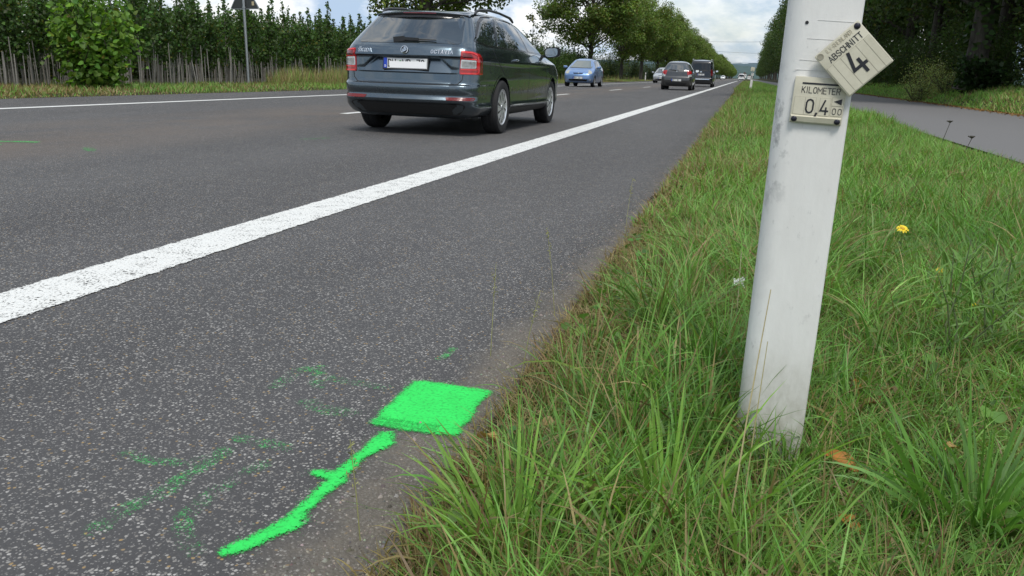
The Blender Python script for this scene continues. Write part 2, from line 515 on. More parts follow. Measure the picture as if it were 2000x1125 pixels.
def inside(P, poly):
    c = np.zeros(len(P), bool); n = len(poly)
    for i in range(n):
        (x1, y1), (x2, y2) = poly[i], poly[(i + 1) % n]
        k = ((y1 > P[:, 1]) != (y2 > P[:, 1])) & (P[:, 0] < (x2 - x1) * (P[:, 1] - y1) / (y2 - y1 + 1e-12) + x1)
        c ^= k
    return c

def spray(name, label, polys=(), lines=(), res=.005, soft=.012, peak=1.0, halo=0.0):
    pts = np.array([p for pl in polys for p in pl] + [p for ln, _ in lines for p in ln])
    wmax = max([wd for _, wd in lines] + [0]) + .06
    x0, y0 = pts.min(0) - wmax; x1, y1 = pts.max(0) + wmax
    res = max(res, math.sqrt((x1 - x0) * (y1 - y0) / 12000))
    xs = np.arange(x0, x1 + res, res); ys = np.arange(y0, y1 + res, res)
    X, Y = np.meshgrid(xs, ys); P = np.stack([X.ravel(), Y.ravel()], 1)
    cov = np.full(len(P), -1.0)
    for pl in polys:
        d = np.min([seg_dist(P, pl[i], pl[(i + 1) % len(pl)]) for i in range(len(pl))], 0)
        sgn = np.where(inside(P, pl), d, -d)
        cov = np.maximum(cov, np.clip(.5 + sgn / soft * .5, -1, peak))
        if halo: cov = np.maximum(cov, np.where(sgn < 0, halo * np.exp(sgn / .03), -1))
    for ln, wd in lines:
        d = np.min([seg_dist(P, ln[i], ln[i + 1]) for i in range(len(ln) - 1)], 0)
        cov = np.maximum(cov, np.clip(peak * 1.9 * (1 - d / wd), -1, peak))
    nx, ny = len(xs), len(ys); i = np.arange(nx * ny).reshape(ny, nx)
    f = np.stack([i[:-1, :-1], i[:-1, 1:], i[1:, 1:], i[1:, :-1]], -1).reshape(-1, 4)
    keep = (cov[f].max(1) > -.05)
    me = np_mesh(name, np.c_[P, np.full(len(P), ROADZ + .004)], [f[keep]], {'cover': cov})
    tag(link(name, me, M['spray']), label, 'paint mark', 'green spray marks on the road')

SQ = [(-0.697, 1.807), (-0.683, 1.82), (-0.505, 1.812), (-0.51, 1.751), (-0.509, 1.698), (-0.502, 1.65), (-0.501, 1.626), (-0.508, 1.588), (-0.497, 1.569), (-0.5, 1.548), (-0.53, 1.541), (-0.586, 1.538), (-0.634, 1.539), (-0.693, 1.547), (-0.697, 1.607), (-0.694, 1.673), (-0.698, 1.741)]
ST = [(-0.71, 1.022), (-0.706, 1.042), (-0.687, 1.078), (-0.675, 1.116), (-0.667, 1.151), (-0.662, 1.186), (-0.663, 1.25), (-0.661, 1.289), (-0.7, 1.298), (-0.706, 1.314), (-0.69, 1.321), (-0.663, 1.32), (-0.66, 1.377), (-0.656, 1.428), (-0.657, 1.481), (-0.655, 1.515), (-0.634, 1.522), (-0.618, 1.489), (-0.61, 1.475), (-0.62, 1.44), (-0.633, 1.406), (-0.637, 1.366), (-0.637, 1.328), (-0.637, 1.31), (-0.626, 1.292), (-0.637, 1.267), (-0.638, 1.234), (-0.641, 1.193), (-0.641, 1.163), (-0.628, 1.138), (-0.632, 1.116), (-0.646, 1.094), (-0.659, 1.07), (-0.67, 1.044), (-0.685, 1.025), (-0.7, 1.014)]
spray('paint_mark', 'solid bright green sprayed square on the asphalt at the grass edge', [SQ], halo=.34, soft=.018)
spray('paint_mark', 'bright green curved stroke with a short side barb sprayed on the asphalt below the square', [ST], halo=.30, res=.004, soft=.016)
spray('paint_mark', 'faint worn green curve in the bottom left corner of the asphalt, outer of two', lines=[
    ([(-0.927, 1.018), (-0.932, 1.053), (-0.924, 1.099), (-0.91, 1.16), (-0.907, 1.221), (-0.901, 1.334)], .034),
    ([(-1.066, 1.266), (-1.001, 1.254), (-0.942, 1.263), (-0.898, 1.312)], .03)], peak=.315)
spray('paint_mark', 'faint worn green hook on the asphalt beside the bright green stroke', lines=[
    ([(-0.742, 1.012), (-0.795, 1.049), (-0.821, 1.098), (-0.828, 1.159), (-0.816, 1.252), (-0.8, 1.311)], .030), ([(-0.905, 1.394), (-0.796, 1.382)], .034)], peak=.29)
spray('paint_mark', 'faint speckled green scribble on the asphalt left of the green square', lines=[
    ([(-0.982, 1.679), (-0.993, 1.785), (-0.949, 1.82), (-0.899, 1.709)], .035), ([(-0.87, 1.604), (-0.808, 1.58), (-0.75, 1.585)], .04),
    ([(-0.9, 1.762), (-0.817, 1.756), (-0.736, 1.75)], .034)], peak=.30)
spray('paint_mark', 'short thin green dash on the asphalt above the green square', lines=[([(-0.696, 1.986), (-0.69, 2.018), (-0.689, 2.076)], .022)], peak=.36)
spray('paint_mark', 'green arrow-like dash on the far lane at the left picture edge', lines=[([(-6.45, 5.72), (-5.977, 6.068), (-5.835, 6.113)], .09), ([(-6.25, 5.70), (-5.9, 5.78)], .09)], peak=.45)
spray('paint_mark', 'small green dot on the road right of the arrow-like dash', lines=[([(-5.132, 5.937), (-4.976, 5.788)], .07)], peak=.36)
spray('paint_mark', 'thin pale green dash on the lane behind the grey estate car', lines=[([(-4.186, 7.766), (-4.05, 8.05)], .05)], peak=.36)

# loose grit along the crumbling edge of the carriageway
def grit(n, name, y0, y1, s0, s1):
    y = y0 + (y1 - y0) * rng.random(n) ** 1.6; x = ROAD_R - .01 - np.abs(rng.normal(size=n)) * .075
    s = rng.uniform(s0, s1, n) * (1 + .8 * (rng.random(n) < .08)); a = rng.uniform(0, 6.28, n)
    base = np.array([(-.5, -.4, 0), (.5, -.45, 0), (.6, .35, 0), (-.45, .5, 0), (-.25, -.2, .55), (.3, -.15, .5), (.25, .25, .6), (-.2, .3, .45)])
    P = base[None] * (1 + .25 * rng.normal(size=(n, 8, 3))) * s[:, None, None]
    ca, sa = np.cos(a)[:, None], np.sin(a)[:, None]
    V = np.stack([x[:, None] + P[..., 0] * ca - P[..., 1] * sa, y[:, None] + P[..., 0] * sa + P[..., 1] * ca, ROADZ - .0005 + np.abs(P[..., 2])], -1)
    fb = np.array([(4, 5, 6, 7), (0, 1, 5, 4), (1, 2, 6, 5), (2, 3, 7, 6), (3, 0, 4, 7)])
    f = (np.arange(n)[:, None, None] * 8 + fb[None]).reshape(-1, 4)
    c = np.c_[np.array((.17, .155, .135))[None] * rng.uniform(.45, 1.9, (n, 1)) * (1 + .08 * rng.normal(size=(n, 3))), np.ones(n)]
    o = link(name, np_mesh(name, V.reshape(-1, 3), [f], {'col': np.repeat(np.clip(c, .02, .8), 8, 0)}), M['stone']); o['kind'] = 'stuff'
M['stone'] = leafy('stone', trans=.0, rough=.9)
grit(3800, 'grit', .8, 9, .0018, .0048)

# ------------------------------------------------------------------ far hills, houses, wires
hx = np.linspace(-900, 900, 181)
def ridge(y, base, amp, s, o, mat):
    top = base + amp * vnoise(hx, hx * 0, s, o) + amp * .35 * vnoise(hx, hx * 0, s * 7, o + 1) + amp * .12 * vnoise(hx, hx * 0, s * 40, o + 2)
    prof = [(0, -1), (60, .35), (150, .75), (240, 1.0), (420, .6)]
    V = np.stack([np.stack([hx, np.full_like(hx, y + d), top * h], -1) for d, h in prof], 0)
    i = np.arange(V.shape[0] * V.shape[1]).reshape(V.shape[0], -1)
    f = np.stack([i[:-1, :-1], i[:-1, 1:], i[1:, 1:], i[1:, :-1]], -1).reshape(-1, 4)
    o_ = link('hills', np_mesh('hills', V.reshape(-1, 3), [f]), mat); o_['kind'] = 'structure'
M['hill'] = soil('hazed_wooded_hill', (.050, .085, .075), (.075, .115, .115), (.10, .135, .13), .02)  # bluish tint is distance haze painted into the forest colour
M['hill2'] = soil('far_hazed_wooded_hill', (.075, .115, .13), (.095, .14, .16), (.12, .16, .17), .02)  # farther ridge: paler and bluer, more haze put into its colour
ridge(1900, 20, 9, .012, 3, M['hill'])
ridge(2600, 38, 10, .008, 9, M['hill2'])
M['render_white'] = plain('white_render', (.66, .65, .62), .85)
M['roof_tile'] = plain('dark_roof_tile', (.10, .075, .065), .8)
hs = [(-3, 1780, 8, 'white house with the tallest gable at the foot of the far hills'), (-11, 1840, 7, 'white house left of the other small houses under the far hills'), (6, 1700, 6, 'low white house at the end of the road under the far hills')]
for x, y, s, lb in hs:
    h = empty('house', (x, y, 2 if y > 1750 else -.05)); tag(h, lb, 'house', 'white houses below the far hills')
    MB().box((0, 0, s * .45), (s, s * .9, s * .9)).build('wall', M['render_white'], h)
    r_ = MB().add([(-s * .55, -s * .5, s * .9), (s * .55, -s * .5, s * .9), (s * .55, s * .5, s * .9), (-s * .55, s * .5, s * .9), (0, -s * .5, s * 1.4), (0, s * .5, s * 1.4)],
                  [(0, 1, 4), (2, 3, 5), (1, 2, 5, 4), (3, 0, 4, 5), (0, 3, 2, 1)])
    r_.build('roof', M['roof_tile'], h)
    for k in (-1, 1): MB().box((k * s * .22, -s * .46, s * .5), (s * .16, .1, s * .22)).build('window', M['black'], h)
M['wire'] = plain('wire', (.10, .11, .12), .6)
for k, (z0, z1) in enumerate([(24.5, 29), (20.5, 18.5), (14, 11.8)]):
    pts = []
    for q in range(13):
        t = q / 12
        pts.append((-75 + 150 * t, 640 + k * 6, z0 + (z1 - z0) * t - 3.0 * 4 * t * (1 - t) + 1.6))
    tag(MB().tube(pts, .07, 5).build('power_line', M['wire']), ['topmost thin power line crossing the sky above the far road', 'middle thin power line crossing the sky above the far road', 'lowest thin power line just above the far hills'][k], 'power line', 'power lines over the far road')
# ------------------------------------------------------------------ leaves and trees
def leaf_cloud(C, size, rg, cols, up=.35, jit=.35, w=.62, round_=False, facing=None):
    """C (n,3) leaf places -> V, faces, col"""
    n = len(C)
    nrm = rg.normal(size=(n, 3)); nrm[:, 2] = np.abs(nrm[:, 2]) + up
    if facing is not None: nrm = nrm * .8 + facing * .9
    nrm /= np.linalg.norm(nrm, axis=1)[:, None]
    t = rg.normal(size=(n, 3)); t[:, 2] -= .4
    t -= nrm * (t * nrm).sum(1)[:, None]; t /= np.linalg.norm(t, axis=1)[:, None]
    b = np.cross(nrm, t)
    s = size * (1 + jit * rg.uniform(-1, 1, n))[:, None]
    fold = nrm * s * .12
    if round_:
        ks = [(-.5, 0, 0), (-.28, .42, 1), (.15, .46, 1), (.55, 0, -.6), (.15, -.46, 1), (-.28, -.42, 1)]
    else:
        ks = [(-.5, 0, 0), (-.02, w * .5, 1), (.5, 0, -.3), (-.02, -w * .5, 1)]
    V = np.stack([C + t * s * a + b * s * q + fold * z for a, q, z in ks], 1)
    k = len(ks)
    i = np.arange(n)[:, None] * k
    if round_:
        f = [np.concatenate([i + np.array([0, 1, 2, 3]), i + np.array([0, 3, 4, 5])])]
    else:
        f = [np.concatenate([i + np.array([0, 1, 2]), i + np.array([0, 2, 3])])]
    return V.reshape(-1, 3), f, np.repeat(cols, k, 0)

def leaf_cols(n, rg, base, var=.25, warm=.0, warmcol=(.16, .15, .03)):
    c = np.array(base)[None] * (1 + var * rg.normal(size=(n, 1))) * (1 + .1 * rg.normal(size=(n, 3)))
    m = rg.random(n) < warm
    c[m] = np.array(warmcol) * (1 + .25 * rg.normal(size=(m.sum(), 1)))
    return np.c_[np.clip(c, .004, .9), np.ones(n)]

def limb_pts(a, b, rg, k=4, sag=.08):
    a = np.array(a, float); b = np.array(b, float); L_ = np.linalg.norm(b - a)
    return [tuple(a + (b - a) * (i / k) + (rg.normal(size=3) * L_ * sag * (0 < i < k))) for i in range(k + 1)]

def big_tree(seed, height, clear, rad, n_leaf, leaf, base, trunk_r, clumps=95, warm=.06, top=.62):
    """returns (trunk mesh, crown mesh)"""
    rg = np.random.default_rng(seed)
    mb = MB()
    tz = [0, .25, clear * .5, clear, clear + (height - clear) * .35, clear + (height - clear) * .7]
    wob = rg.normal(size=(6, 2)) * [.0, .05] * 0 + np.cumsum(rg.normal(size=(6, 2)) * .06, 0)
    tp = [(wob[i, 0], wob[i, 1], z) for i, z in enumerate(tz)]
    mb.tube(tp, [trunk_r * 1.45, trunk_r * 1.05, trunk_r * .95, trunk_r * .85, trunk_r * .5, trunk_r * .2], 10)
    cen = []
    while len(cen) < clumps:
        q = rg.uniform(-1, 1, 3)
        h = (q[2] + 1) / 2
        prof = (h / .35) ** .55 if h < .35 else (1 - ((h - .35) / .65) ** 2.2) ** top
        rr = math.hypot(q[0], q[1])
        if rr > prof or rr < prof * .38 * rg.random(): continue
        if rg.random() > .35 + .65 * rr / max(prof, .05): continue
        p = np.array([q[0] * rad, q[1] * rad, clear * .92 + h * (height - clear * .92)])
        cen.append(p)
    cen = np.array(cen)
    for p in cen[:: 3]:
        z0 = np.clip(p[2] * .62, clear * .9, tz[-1])
        mb.tube(limb_pts((0, 0, z0), p, rg, 3), [trunk_r * .3, trunk_r * .2, trunk_r * .12, .015], 5, False)
    per = rg.dirichlet(np.ones(len(cen)) * 8) * n_leaf
    Cs, Ls, Fs = [], [], []
    for p, m in zip(cen, per):
        m = int(m); d = rg.normal(size=(m, 3)); d /= np.linalg.norm(d, axis=1)[:, None]
        r_ = rg.uniform(.15, 1, m) ** .45
        ext = np.array([.95, .95, .70]) * rad * .27 * rg.uniform(.75, 1.3)
        Cs.append(p + d * r_[:, None] * ext); Fs.append(d)
        Ls.append(leaf_cols(m, rg, np.array(base) * rg.uniform(.72, 1.3), .22, warm * rg.uniform(0, 2)))
    C = np.concatenate(Cs)
    V, f, c = leaf_cloud(C, leaf, rg, np.concatenate(Ls), facing=np.concatenate(Fs) * .6)
    return mb.mesh('trunk', 60), np_mesh('crown', V, f, {'col': c})

def plant_tree(name, meshes, loc, rz, s, label, cat, group, barkm, sub=('trunk', 'crown')):
    t = empty(name, loc, rz); t.scale = (s, s, s) if isinstance(s, (int, float)) else s
    tag(t, label, cat, group)
    a = link(sub[0], meshes[0], barkm, t); b = link(sub[1], meshes[1], M['leaf'], t)
    return t

LIME = (.072, .108, .020)
DARK = (.066, .110, .028)
ave = [big_tree(21 + k, 11.4, 2.5, 4.15, 30000, .20, (.138, .208, .040), .24, 120, .09) for k in range(3)]
wood = [big_tree(41 + k, 14, 2.9, 4.9, 15000, .23, DARK, .29, 110, .03) for k in range(3)]
thin = big_tree(77, 5.3, 1.5, 1.15, 620, .16, (.055, .085, .022), .045, 26, .1, .9)

plant_tree('avenue_tree', ave[1], (-14.2, 38.0, .0), 2.1, 1.0, 'roadside tree whose low crown hangs above the grey estate car', 'tree', 'avenue trees along the far side', M['bark'])
plant_tree('young_tree', thin, (-14.0, 58.6, 0), .4, 1.0, 'slender thin-leaved young tree standing between the two first avenue trees', 'tree', 'avenue trees along the far side', M['bark'])
avl = {81: 'big dense roadside tree with its trunk behind the light blue car', 104: 'roadside tree with a bare trunk right of the light blue car', 126: 'roadside tree with its trunk beside the far white marker post'}
ys = [81, 104, 126] + [148 + 19 * k for k in range(46)]
for k, y in enumerate(ys):
    s = rng.uniform(.92, 1.08) * (1.0 if y > 130 else 1.04)
    plant_tree('avenue_tree', ave[k % 3], (-14.2 + rng.uniform(-.4, .4), y, 0), rng.uniform(0, 6.28), (s, s, s * rng.uniform(.95, 1.06)),
               avl.get(y, 'round green avenue tree in the long row receding beyond the parked line of traffic' if y < 400 else 'tiny green avenue tree far down the row towards the hills').replace('the parked line of traffic', 'the oncoming cars'),
               'tree', 'avenue trees along the far side', M['bark'])

# the dark wood on the right
plant_tree('ivy_tree', wood[1], (8.0, 35.5, .55), 1.0, (1.35, 1.35, 1.05), 'dark tree with the thick ivy-clad trunk on the bank right of the path', 'tree', None, M['bark'])
spots = [(13, 72), (15, 84), (12, 92), (20, 70), (18, 90), (12.5, 30), (10.6, 43), (14.5, 38), (17, 29), (9.2, 50), (13, 51), (18, 46), (9.5, 59), (14, 62), (20, 36), (21, 55), (24, 44), (11, 70), (16, 74), (27, 60)]
for k, (x, y) in enumerate(spots):
    plant_tree('woodland_tree', wood[k % 3], (x, y, float(gz(x, y)) - .05), rng.uniform(0, 6.28), rng.uniform(.9, 1.1), 'dark leafy tree in the wood beyond the path, right of the white post', 'tree', 'dark trees of the wood beyond the path', M['bark'])
for k in range(44):
    y = 70 + 12.5 * k
    s = (1.06 if y < 220 else max(.6, 1.06 - (y - 220) * .0014)) * rng.uniform(.93, 1.07)
    plant_tree('woodland_tree', wood[k % 3], (9.0 + rng.uniform(-.5, .5), y, .55), rng.uniform(0, 6.28), s, 'dark green tree in the row left of the white post, beyond the verge', 'tree', 'dark trees in the row beyond the verge', M['bark'])

# ------------------------------------------------------------------ shrubs
def shrub_mesh(seed, h, rx, n, leaf, base, stems=9, round_=False, warm=.05, lean=.5, bot=.05):
    rg = np.random.default_rng(seed)
    mb = MB(); Cs = []; Ls = []
    for k in range(stems):
        a = rg.uniform(0, 6.28); rr = rx * rg.uniform(.15, 1) ** .6
        tip = (math.cos(a) * rr, math.sin(a) * rr, h * rg.uniform(.55, 1.0) * (1 - .35 * rr / rx))
        p = limb_pts((math.cos(a) * .1, math.sin(a) * .1, 0), tip, rg, 4, .05)
        mb.tube(p, [.022, .018, .014, .010, .004], 5, False)
        m = n // stems
        t = rg.uniform(bot, 1, m); P = np.array(p); k4 = np.clip((t * 4).astype(int), 0, 3); u = (t * 4 - k4)[:, None]
        B = P[k4] * (1 - u) + P[k4 + 1] * u
        off = rg.normal(size=(m, 3)) * np.array([1, 1, .55]) * rx * .26 * (1.15 - .55 * t)[:, None]
        Cs.append(B + off); Ls.append(leaf_cols(m, rg, np.array(base) * rg.uniform(.8, 1.25), .22, warm))
    C = np.concatenate(Cs); C[:, 2] = np.maximum(C[:, 2], .03)
    V, f, c = leaf_cloud(C, leaf, rg, np.concatenate(Ls), round_=round_, up=.5, w=.55)
    return mb.mesh('stems', 60), np_mesh('foliage', V, f, {'col': c})

def plant_shrub(name, me, loc, rz, s, label, cat='shrub', group=None):
    t = empty(name, loc, rz); t.scale = (s, s, s) if isinstance(s, (int, float)) else s
    tag(t, label, cat, group)
    link('stems', me[0], M['twig'], t); link('foliage', me[1], M['leaf'], t)
    return t

lime_bush = shrub_mesh(5, 3.0, .92, 2500, .108, (.13, .24, .036), 19, True, .02)
lb_ = plant_shrub('lime_bush', lime_bush, (-13.7, 16.3, .02), .7, (1.0, 1.0, 1.05), 'tall bright green bush with big round leaves in front of the stakes', 'bush')
for c_ in lb_.children:
    if c_.name.startswith('foliage'): c_['kind'] = 'stuff'
leaf_me = []
for k in range(8):                          # its outermost leaves, one by one
    rgl = np.random.default_rng(900 + k)
    cl_ = leaf_cols(1, rgl, np.array((.165, .290, .045)) * (.75 + .09 * k), .05)
    Vl, fl_, cl_ = leaf_cloud(np.zeros((1, 3)), .135, rgl, cl_, up=.5, round_=True, jit=.2, facing=np.array([[.6, -.6, .4]]))
    me_ = np_mesh('leaf', Vl, fl_, {'col': cl_}); me_.materials.append(M['leaf']); leaf_me.append(me_)
for k in range(300):
    z_ = rng.uniform(.25, 3.0); a_ = rng.uniform(-2.6, .9)
    r_ = (1.12 - .55 * abs(z_ - 1.15) / 1.9) * rng.uniform(.78, 1.08) * .76
    lf = bpy.data.objects.new('leaf', leaf_me[k % 8]); col.objects.link(lf); lf.parent = lb_
    lf.location = (math.cos(a_ - .7) * r_, math.sin(a_ - .7) * r_, z_)
    lf.rotation_euler = (rng.normal() * .35, rng.normal() * .35, a_ - .7 + .8 + rng.normal() * .5); s_ = rng.uniform(.75, 1.2); lf.scale = (s_, s_, s_)
scrub = [shrub_mesh(61 + k, 4.6, 1.9, 5200, .13, (.060, .102, .026), 16, False, .03) for k in range(2)]
pts = [(9.5, 68), (10.5, 77), (12.5, 66), (9.6, 58), (10.2, 92), (9.4, 110), (9.8, 31.5), (9.5, 38.5), (9.6, 42), (9.0, 46.5), (10.5, 49), (8.8, 54), (11.5, 45), (8.9, 63), (9, 72), (20, 34), (16, 42), (16.8, 37.5), (19, 41.5), (12, 56), (21, 47), (8.4, 86), (8.6, 100), (8.5, 118), (24, 52)]
for k, (x, y) in enumerate(pts):
    plant_shrub('woodland_shrub', scrub[k % 2], (x, y, float(gz(x, y)) - .04), rng.uniform(0, 6.28), rng.uniform(.8, 1.15) * (.62 if x > 11 and y < 40 else 1), 'dark bushy undergrowth shrub below the trees beyond the path', 'shrub', 'undergrowth shrubs of the wood')
weed_clump = [shrub_mesh(81 + k, 2.0, .95, 2300, .075, (.36, .44, .16), 26, False, .25, bot=.02) for k in range(2)]
for k, (x, y, s, lb) in enumerate([(7.5, 41.5, 1.0, 'tall pale green weed clump with seed heads on the bank right of the white post'), (8.35, 42.5, .92, 'brownish weed clump leaning against the dark shrubs behind the tilted plate'), (7.6, 37.5, .75, 'lower pale weed clump just left of the ivy-clad trunk'), (6.95, 39.5, .8, 'leftmost weed clump, half hidden behind the corner of the tilted plate')]):
    plant_shrub('weed_clump', weed_clump[k % 2], (x, y, float(gz(x, y)) - .03), k * 1.3, s, lb, 'weeds', 'weed clumps on the bank')
ivy = shrub_mesh(91, 1.7, .95, 1900, .13, (.026, .055, .014), 14, True, .0)
plant_shrub('ivy_shrub', ivy, (8.15, 34.9, .5), .2, 1.0, 'dark ivy-like shrub round the foot of the thick trunk', 'shrub')
rgi = np.random.default_rng(3)
a = rgi.uniform(0, 6.28, 420); zz = rgi.uniform(.2, 5.5, 420)
Civ = np.stack([np.cos(a) * .36, np.sin(a) * .36, zz], 1)
Vv, ff, cc = leaf_cloud(Civ, .15, rgi, leaf_cols(420, rgi, (.045, .085, .02), .25), round_=True, facing=np.stack([np.cos(a), np.sin(a), a * 0], 1) * 2)
iv = link('ivy', np_mesh('ivy', Vv, ff, {'col': cc}), M['leaf'], bpy.data.objects['ivy_tree'])

# ------------------------------------------------------------------ the tree nursery beyond the far verge
def nursery_tree(seed, h, n):
    rg = np.random.default_rng(seed)
    mb = MB(); hb = .62
    lean = rg.normal(size=2) * .05
    tr = [(lean[0] * t, lean[1] * t, h * t) for t in (0, .25, .5, .75, 1)]
    mb.tube(tr, [.028, .024, .02, .013, .004], 6, False)
    Cs = []
    nt_ = 17
    for k in range(nt_):
        z0 = hb + (h * .72 - hb) * (k / nt_) ** 1.0
        a_ = rg.uniform(0, 6.28); up = rg.uniform(.55, 1.0); l = rg.uniform(.45, .95) * (1.1 - .35 * k / nt_)
        b = np.array([math.cos(a_) * l * .52, math.sin(a_) * l * .52, l * up * .75])
        s = np.array([lean[0] * z0 / h, lean[1] * z0 / h, z0])
        mb.tube([tuple(s), tuple(s + b * .5 + [0, 0, -.02]), tuple(s + b)], [.009, .007, .003], 4, False)
        m = int(n / nt_ * .9); t = rg.uniform(.1, 1.05, m)[:, None]
        Cs.append(s + b * t + rg.normal(size=(m, 3)) * .10)
    m = int(n * .10); t = rg.uniform(.6, 1.0, m)
    Cs.append(np.stack([lean[0] * t, lean[1] * t, h * t], 1) + rg.normal(size=(m, 3)) * .07 * (1.3 - t)[:, None] * 1.6)
    C = np.concatenate(Cs)
    cols_ = leaf_cols(len(C), rg, np.array((.066, .124, .030)) * rg.uniform(.85, 1.2), .28, .04)
    V, f, c = leaf_cloud(C, .100, rg, cols_, up=.1, w=.7)
    return mb.mesh('trunk', 60), np_mesh('crown', V, f, {'col': c})
nur = [nursery_tree(101 + k, 2.75 + .12 * (k % 3), 1150) for k in range(6)]
rows = [(-15.15, .66, 10.5, 74), (-16.4, .72, 12.0, 66), (-17.7, .82, 14, 66), (-19.2, 1.0, 16, 56)]
kk = 0
for ri, (x, dy, y0, n) in enumerate(rows):
    y = y0
    for k in range(n):
        y += dy * rng.uniform(.75, 1.25) * (1 + k * .016)
        s = rng.uniform(.82, 1.02) * (.97 if ri else 1)
        plant_tree('nursery_tree', nur[kk % 6], (x + rng.uniform(-.12, .12), y, 0), rng.uniform(0, 6.28), (s, s, s * rng.uniform(.95, 1.1)),
                   'slim dark nursery tree with a thin pale trunk in the rows beyond the far verge', 'tree', 'young trees in the nursery rows', M['pale_bark'])
        kk += 1
# hedge-like rows go on behind the avenue trees
hedge = [shrub_mesh(121 + k, 3.1, 1.5, 3000, .12, (.048, .080, .020), 22, False, .05) for k in range(2)]
for k in range(34):
    y = 66 + k * (2.6 + k * .18)
    plant_shrub('hedge_shrub', hedge[k % 2], (-16.6 + rng.uniform(-.4, .4), y, 0), rng.uniform(0, 6.28), (1, 1.15, rng.uniform(1.1, 1.4)), 'mid green bushy shrub in the hedge behind the avenue trees', 'shrub', 'hedge shrubs behind the avenue trees')
for k in range(40):                        # last row closes the nursery
    y = 17 + k * 1.75
    plant_shrub('hedge_shrub', hedge[k % 2], (-21.6 + rng.uniform(-.4, .4), y, 0), rng.uniform(0, 6.28), (1, 1, rng.uniform(.6, .78)), 'dark shrub closing the back of the nursery rows', 'shrub', 'hedge shrubs behind the nursery rows')
# stakes: pale canes standing in front of the nursery
M['cane'] = bark('cane', (.18, .17, .15), (.36, .34, .305))
stake_me = [MB().tube([(0, 0, -.05), (.004 * k, .003, h * .5), (.01 * (k - 1), .006, h)], [.014, .013, .010], 6).mesh('stake', 60) for k, h in enumerate((.70, .84, 1.0))]
y = 12.0
for k in range(290):
    y += .085 * rng.uniform(.3, 1.7) * (1 + k * .0085)
    o = bpy.data.objects.new('stake', stake_me[int(rng.integers(3))]); col.objects.link(o)
    if not o.data.materials: o.data.materials.append(M['cane'])
    o.location = (-14.62 - abs(rng.normal()) * .35, y, .02); s = rng.uniform(.8, 1.15)
    o.scale = (1, 1, s); o.rotation_euler = (rng.normal() * .05, rng.normal() * .05, rng.uniform(0, 6.28))
    tag(o, 'thin grey wooden stake standing in the dense row before the nursery trees', 'stake', 'stakes in front of the nursery')
mb = MB()                                   # the crowd of stakes in the rows behind
for k in range(420):
    x, y_ = -15.0 - 2.6 * rng.random(), 11.5 + 52 * rng.random() ** 1.25
    h = rng.uniform(.55, 1.0); mb.tube([(x, y_, 0), (x + rng.normal() * .03, y_ + rng.normal() * .03, h)], [.014, .010], 5, False)
o = mb.build('stakes', M['cane']); o['kind'] = 'stuff'
# pale stakes of the plantation seen through the gap on the far right
for k in range(26):
    o = bpy.data.objects.new('stake', stake_me[k % 3]); col.objects.link(o)
    x = 15.2 + .16 * k + rng.uniform(-.05, .05); yy = 52 + rng.uniform(-.5, .5)
    o.location = (x, yy, float(gz(x, yy))); o.scale = (1.6, 1.6, 1.2)
    tag(o, 'pale stake in the small plantation fence at the far right edge', 'stake', 'pale stakes at the right edge')

# ------------------------------------------------------------------ grass
def blades(name, xy, z0, Ln, wd, az, th0, kap, cols, segs, mat, kind='stuff', base_w=1.0):
    n = len(xy); S = segs
    s = np.linspace(0, 1, S + 1)
    th = th0[:, None] + kap[:, None] * s[None]
    dr = np.sin(th); dz = np.cos(th)
    r_ = np.concatenate([np.zeros((n, 1)), np.cumsum((dr[:, 1:] + dr[:, :-1]) / 2, 1)], 1) * (Ln / S)[:, None]
    z = np.concatenate([np.zeros((n, 1)), np.cumsum((dz[:, 1:] + dz[:, :-1]) / 2, 1)], 1) * (Ln / S)[:, None]
    ca, sa = np.cos(az)[:, None], np.sin(az)[:, None]
    C = np.stack([xy[:, :1] + ca * r_, xy[:, 1:] + sa * r_, np.maximum(z0[:, None] + z, z0[:, None] + .004)], -1)
    tw = rng.uniform(-.9, .9, n)[:, None] + s[None] * rng.uniform(-.7, .7, n)[:, None]
    side = np.stack([-sa * np.cos(tw) + ca * np.sin(tw) * np.cos(th) , ca * np.cos(tw) + sa * np.sin(tw) * np.cos(th), -np.sin(tw) * np.sin(th)], -1)
    prof = np.interp(s, [0, .25, .6, .9, 1], [base_w, 1, .8, .32, 0])
    hw = (wd[:, None] * .5 * prof[None])[..., None]
    Lf, Rt = C - side * hw, C + side * hw
    V = np.concatenate([np.stack([Lf[:, :-1], Rt[:, :-1]], 2).reshape(n, -1, 3), C[:, -1:]], 1)
    per = 2 * S + 1
    b = np.arange(n)[:, None] * per
    q = [b + np.array([2 * i, 2 * i + 1, 2 * i + 3, 2 * i + 2]) for i in range(S - 1)]
    t = b + np.array([2 * S - 2, 2 * S - 1, 2 * S])
    fs = ([np.concatenate(q)] if q else []) + [t]
    tipf = np.repeat(np.concatenate([np.repeat(s[:-1], 2), [1]])[None], n, 0)[..., None]
    cl = np.repeat(cols[:, None, :], per, 1)
    cl = cl * (1 - .0 * tipf)
    me = np_mesh(name, V.reshape(-1, 3), fs, {'col': cl.reshape(-1, 4)})
    o = link(name, me, mat)
    if kind: o['kind'] = kind
    return o

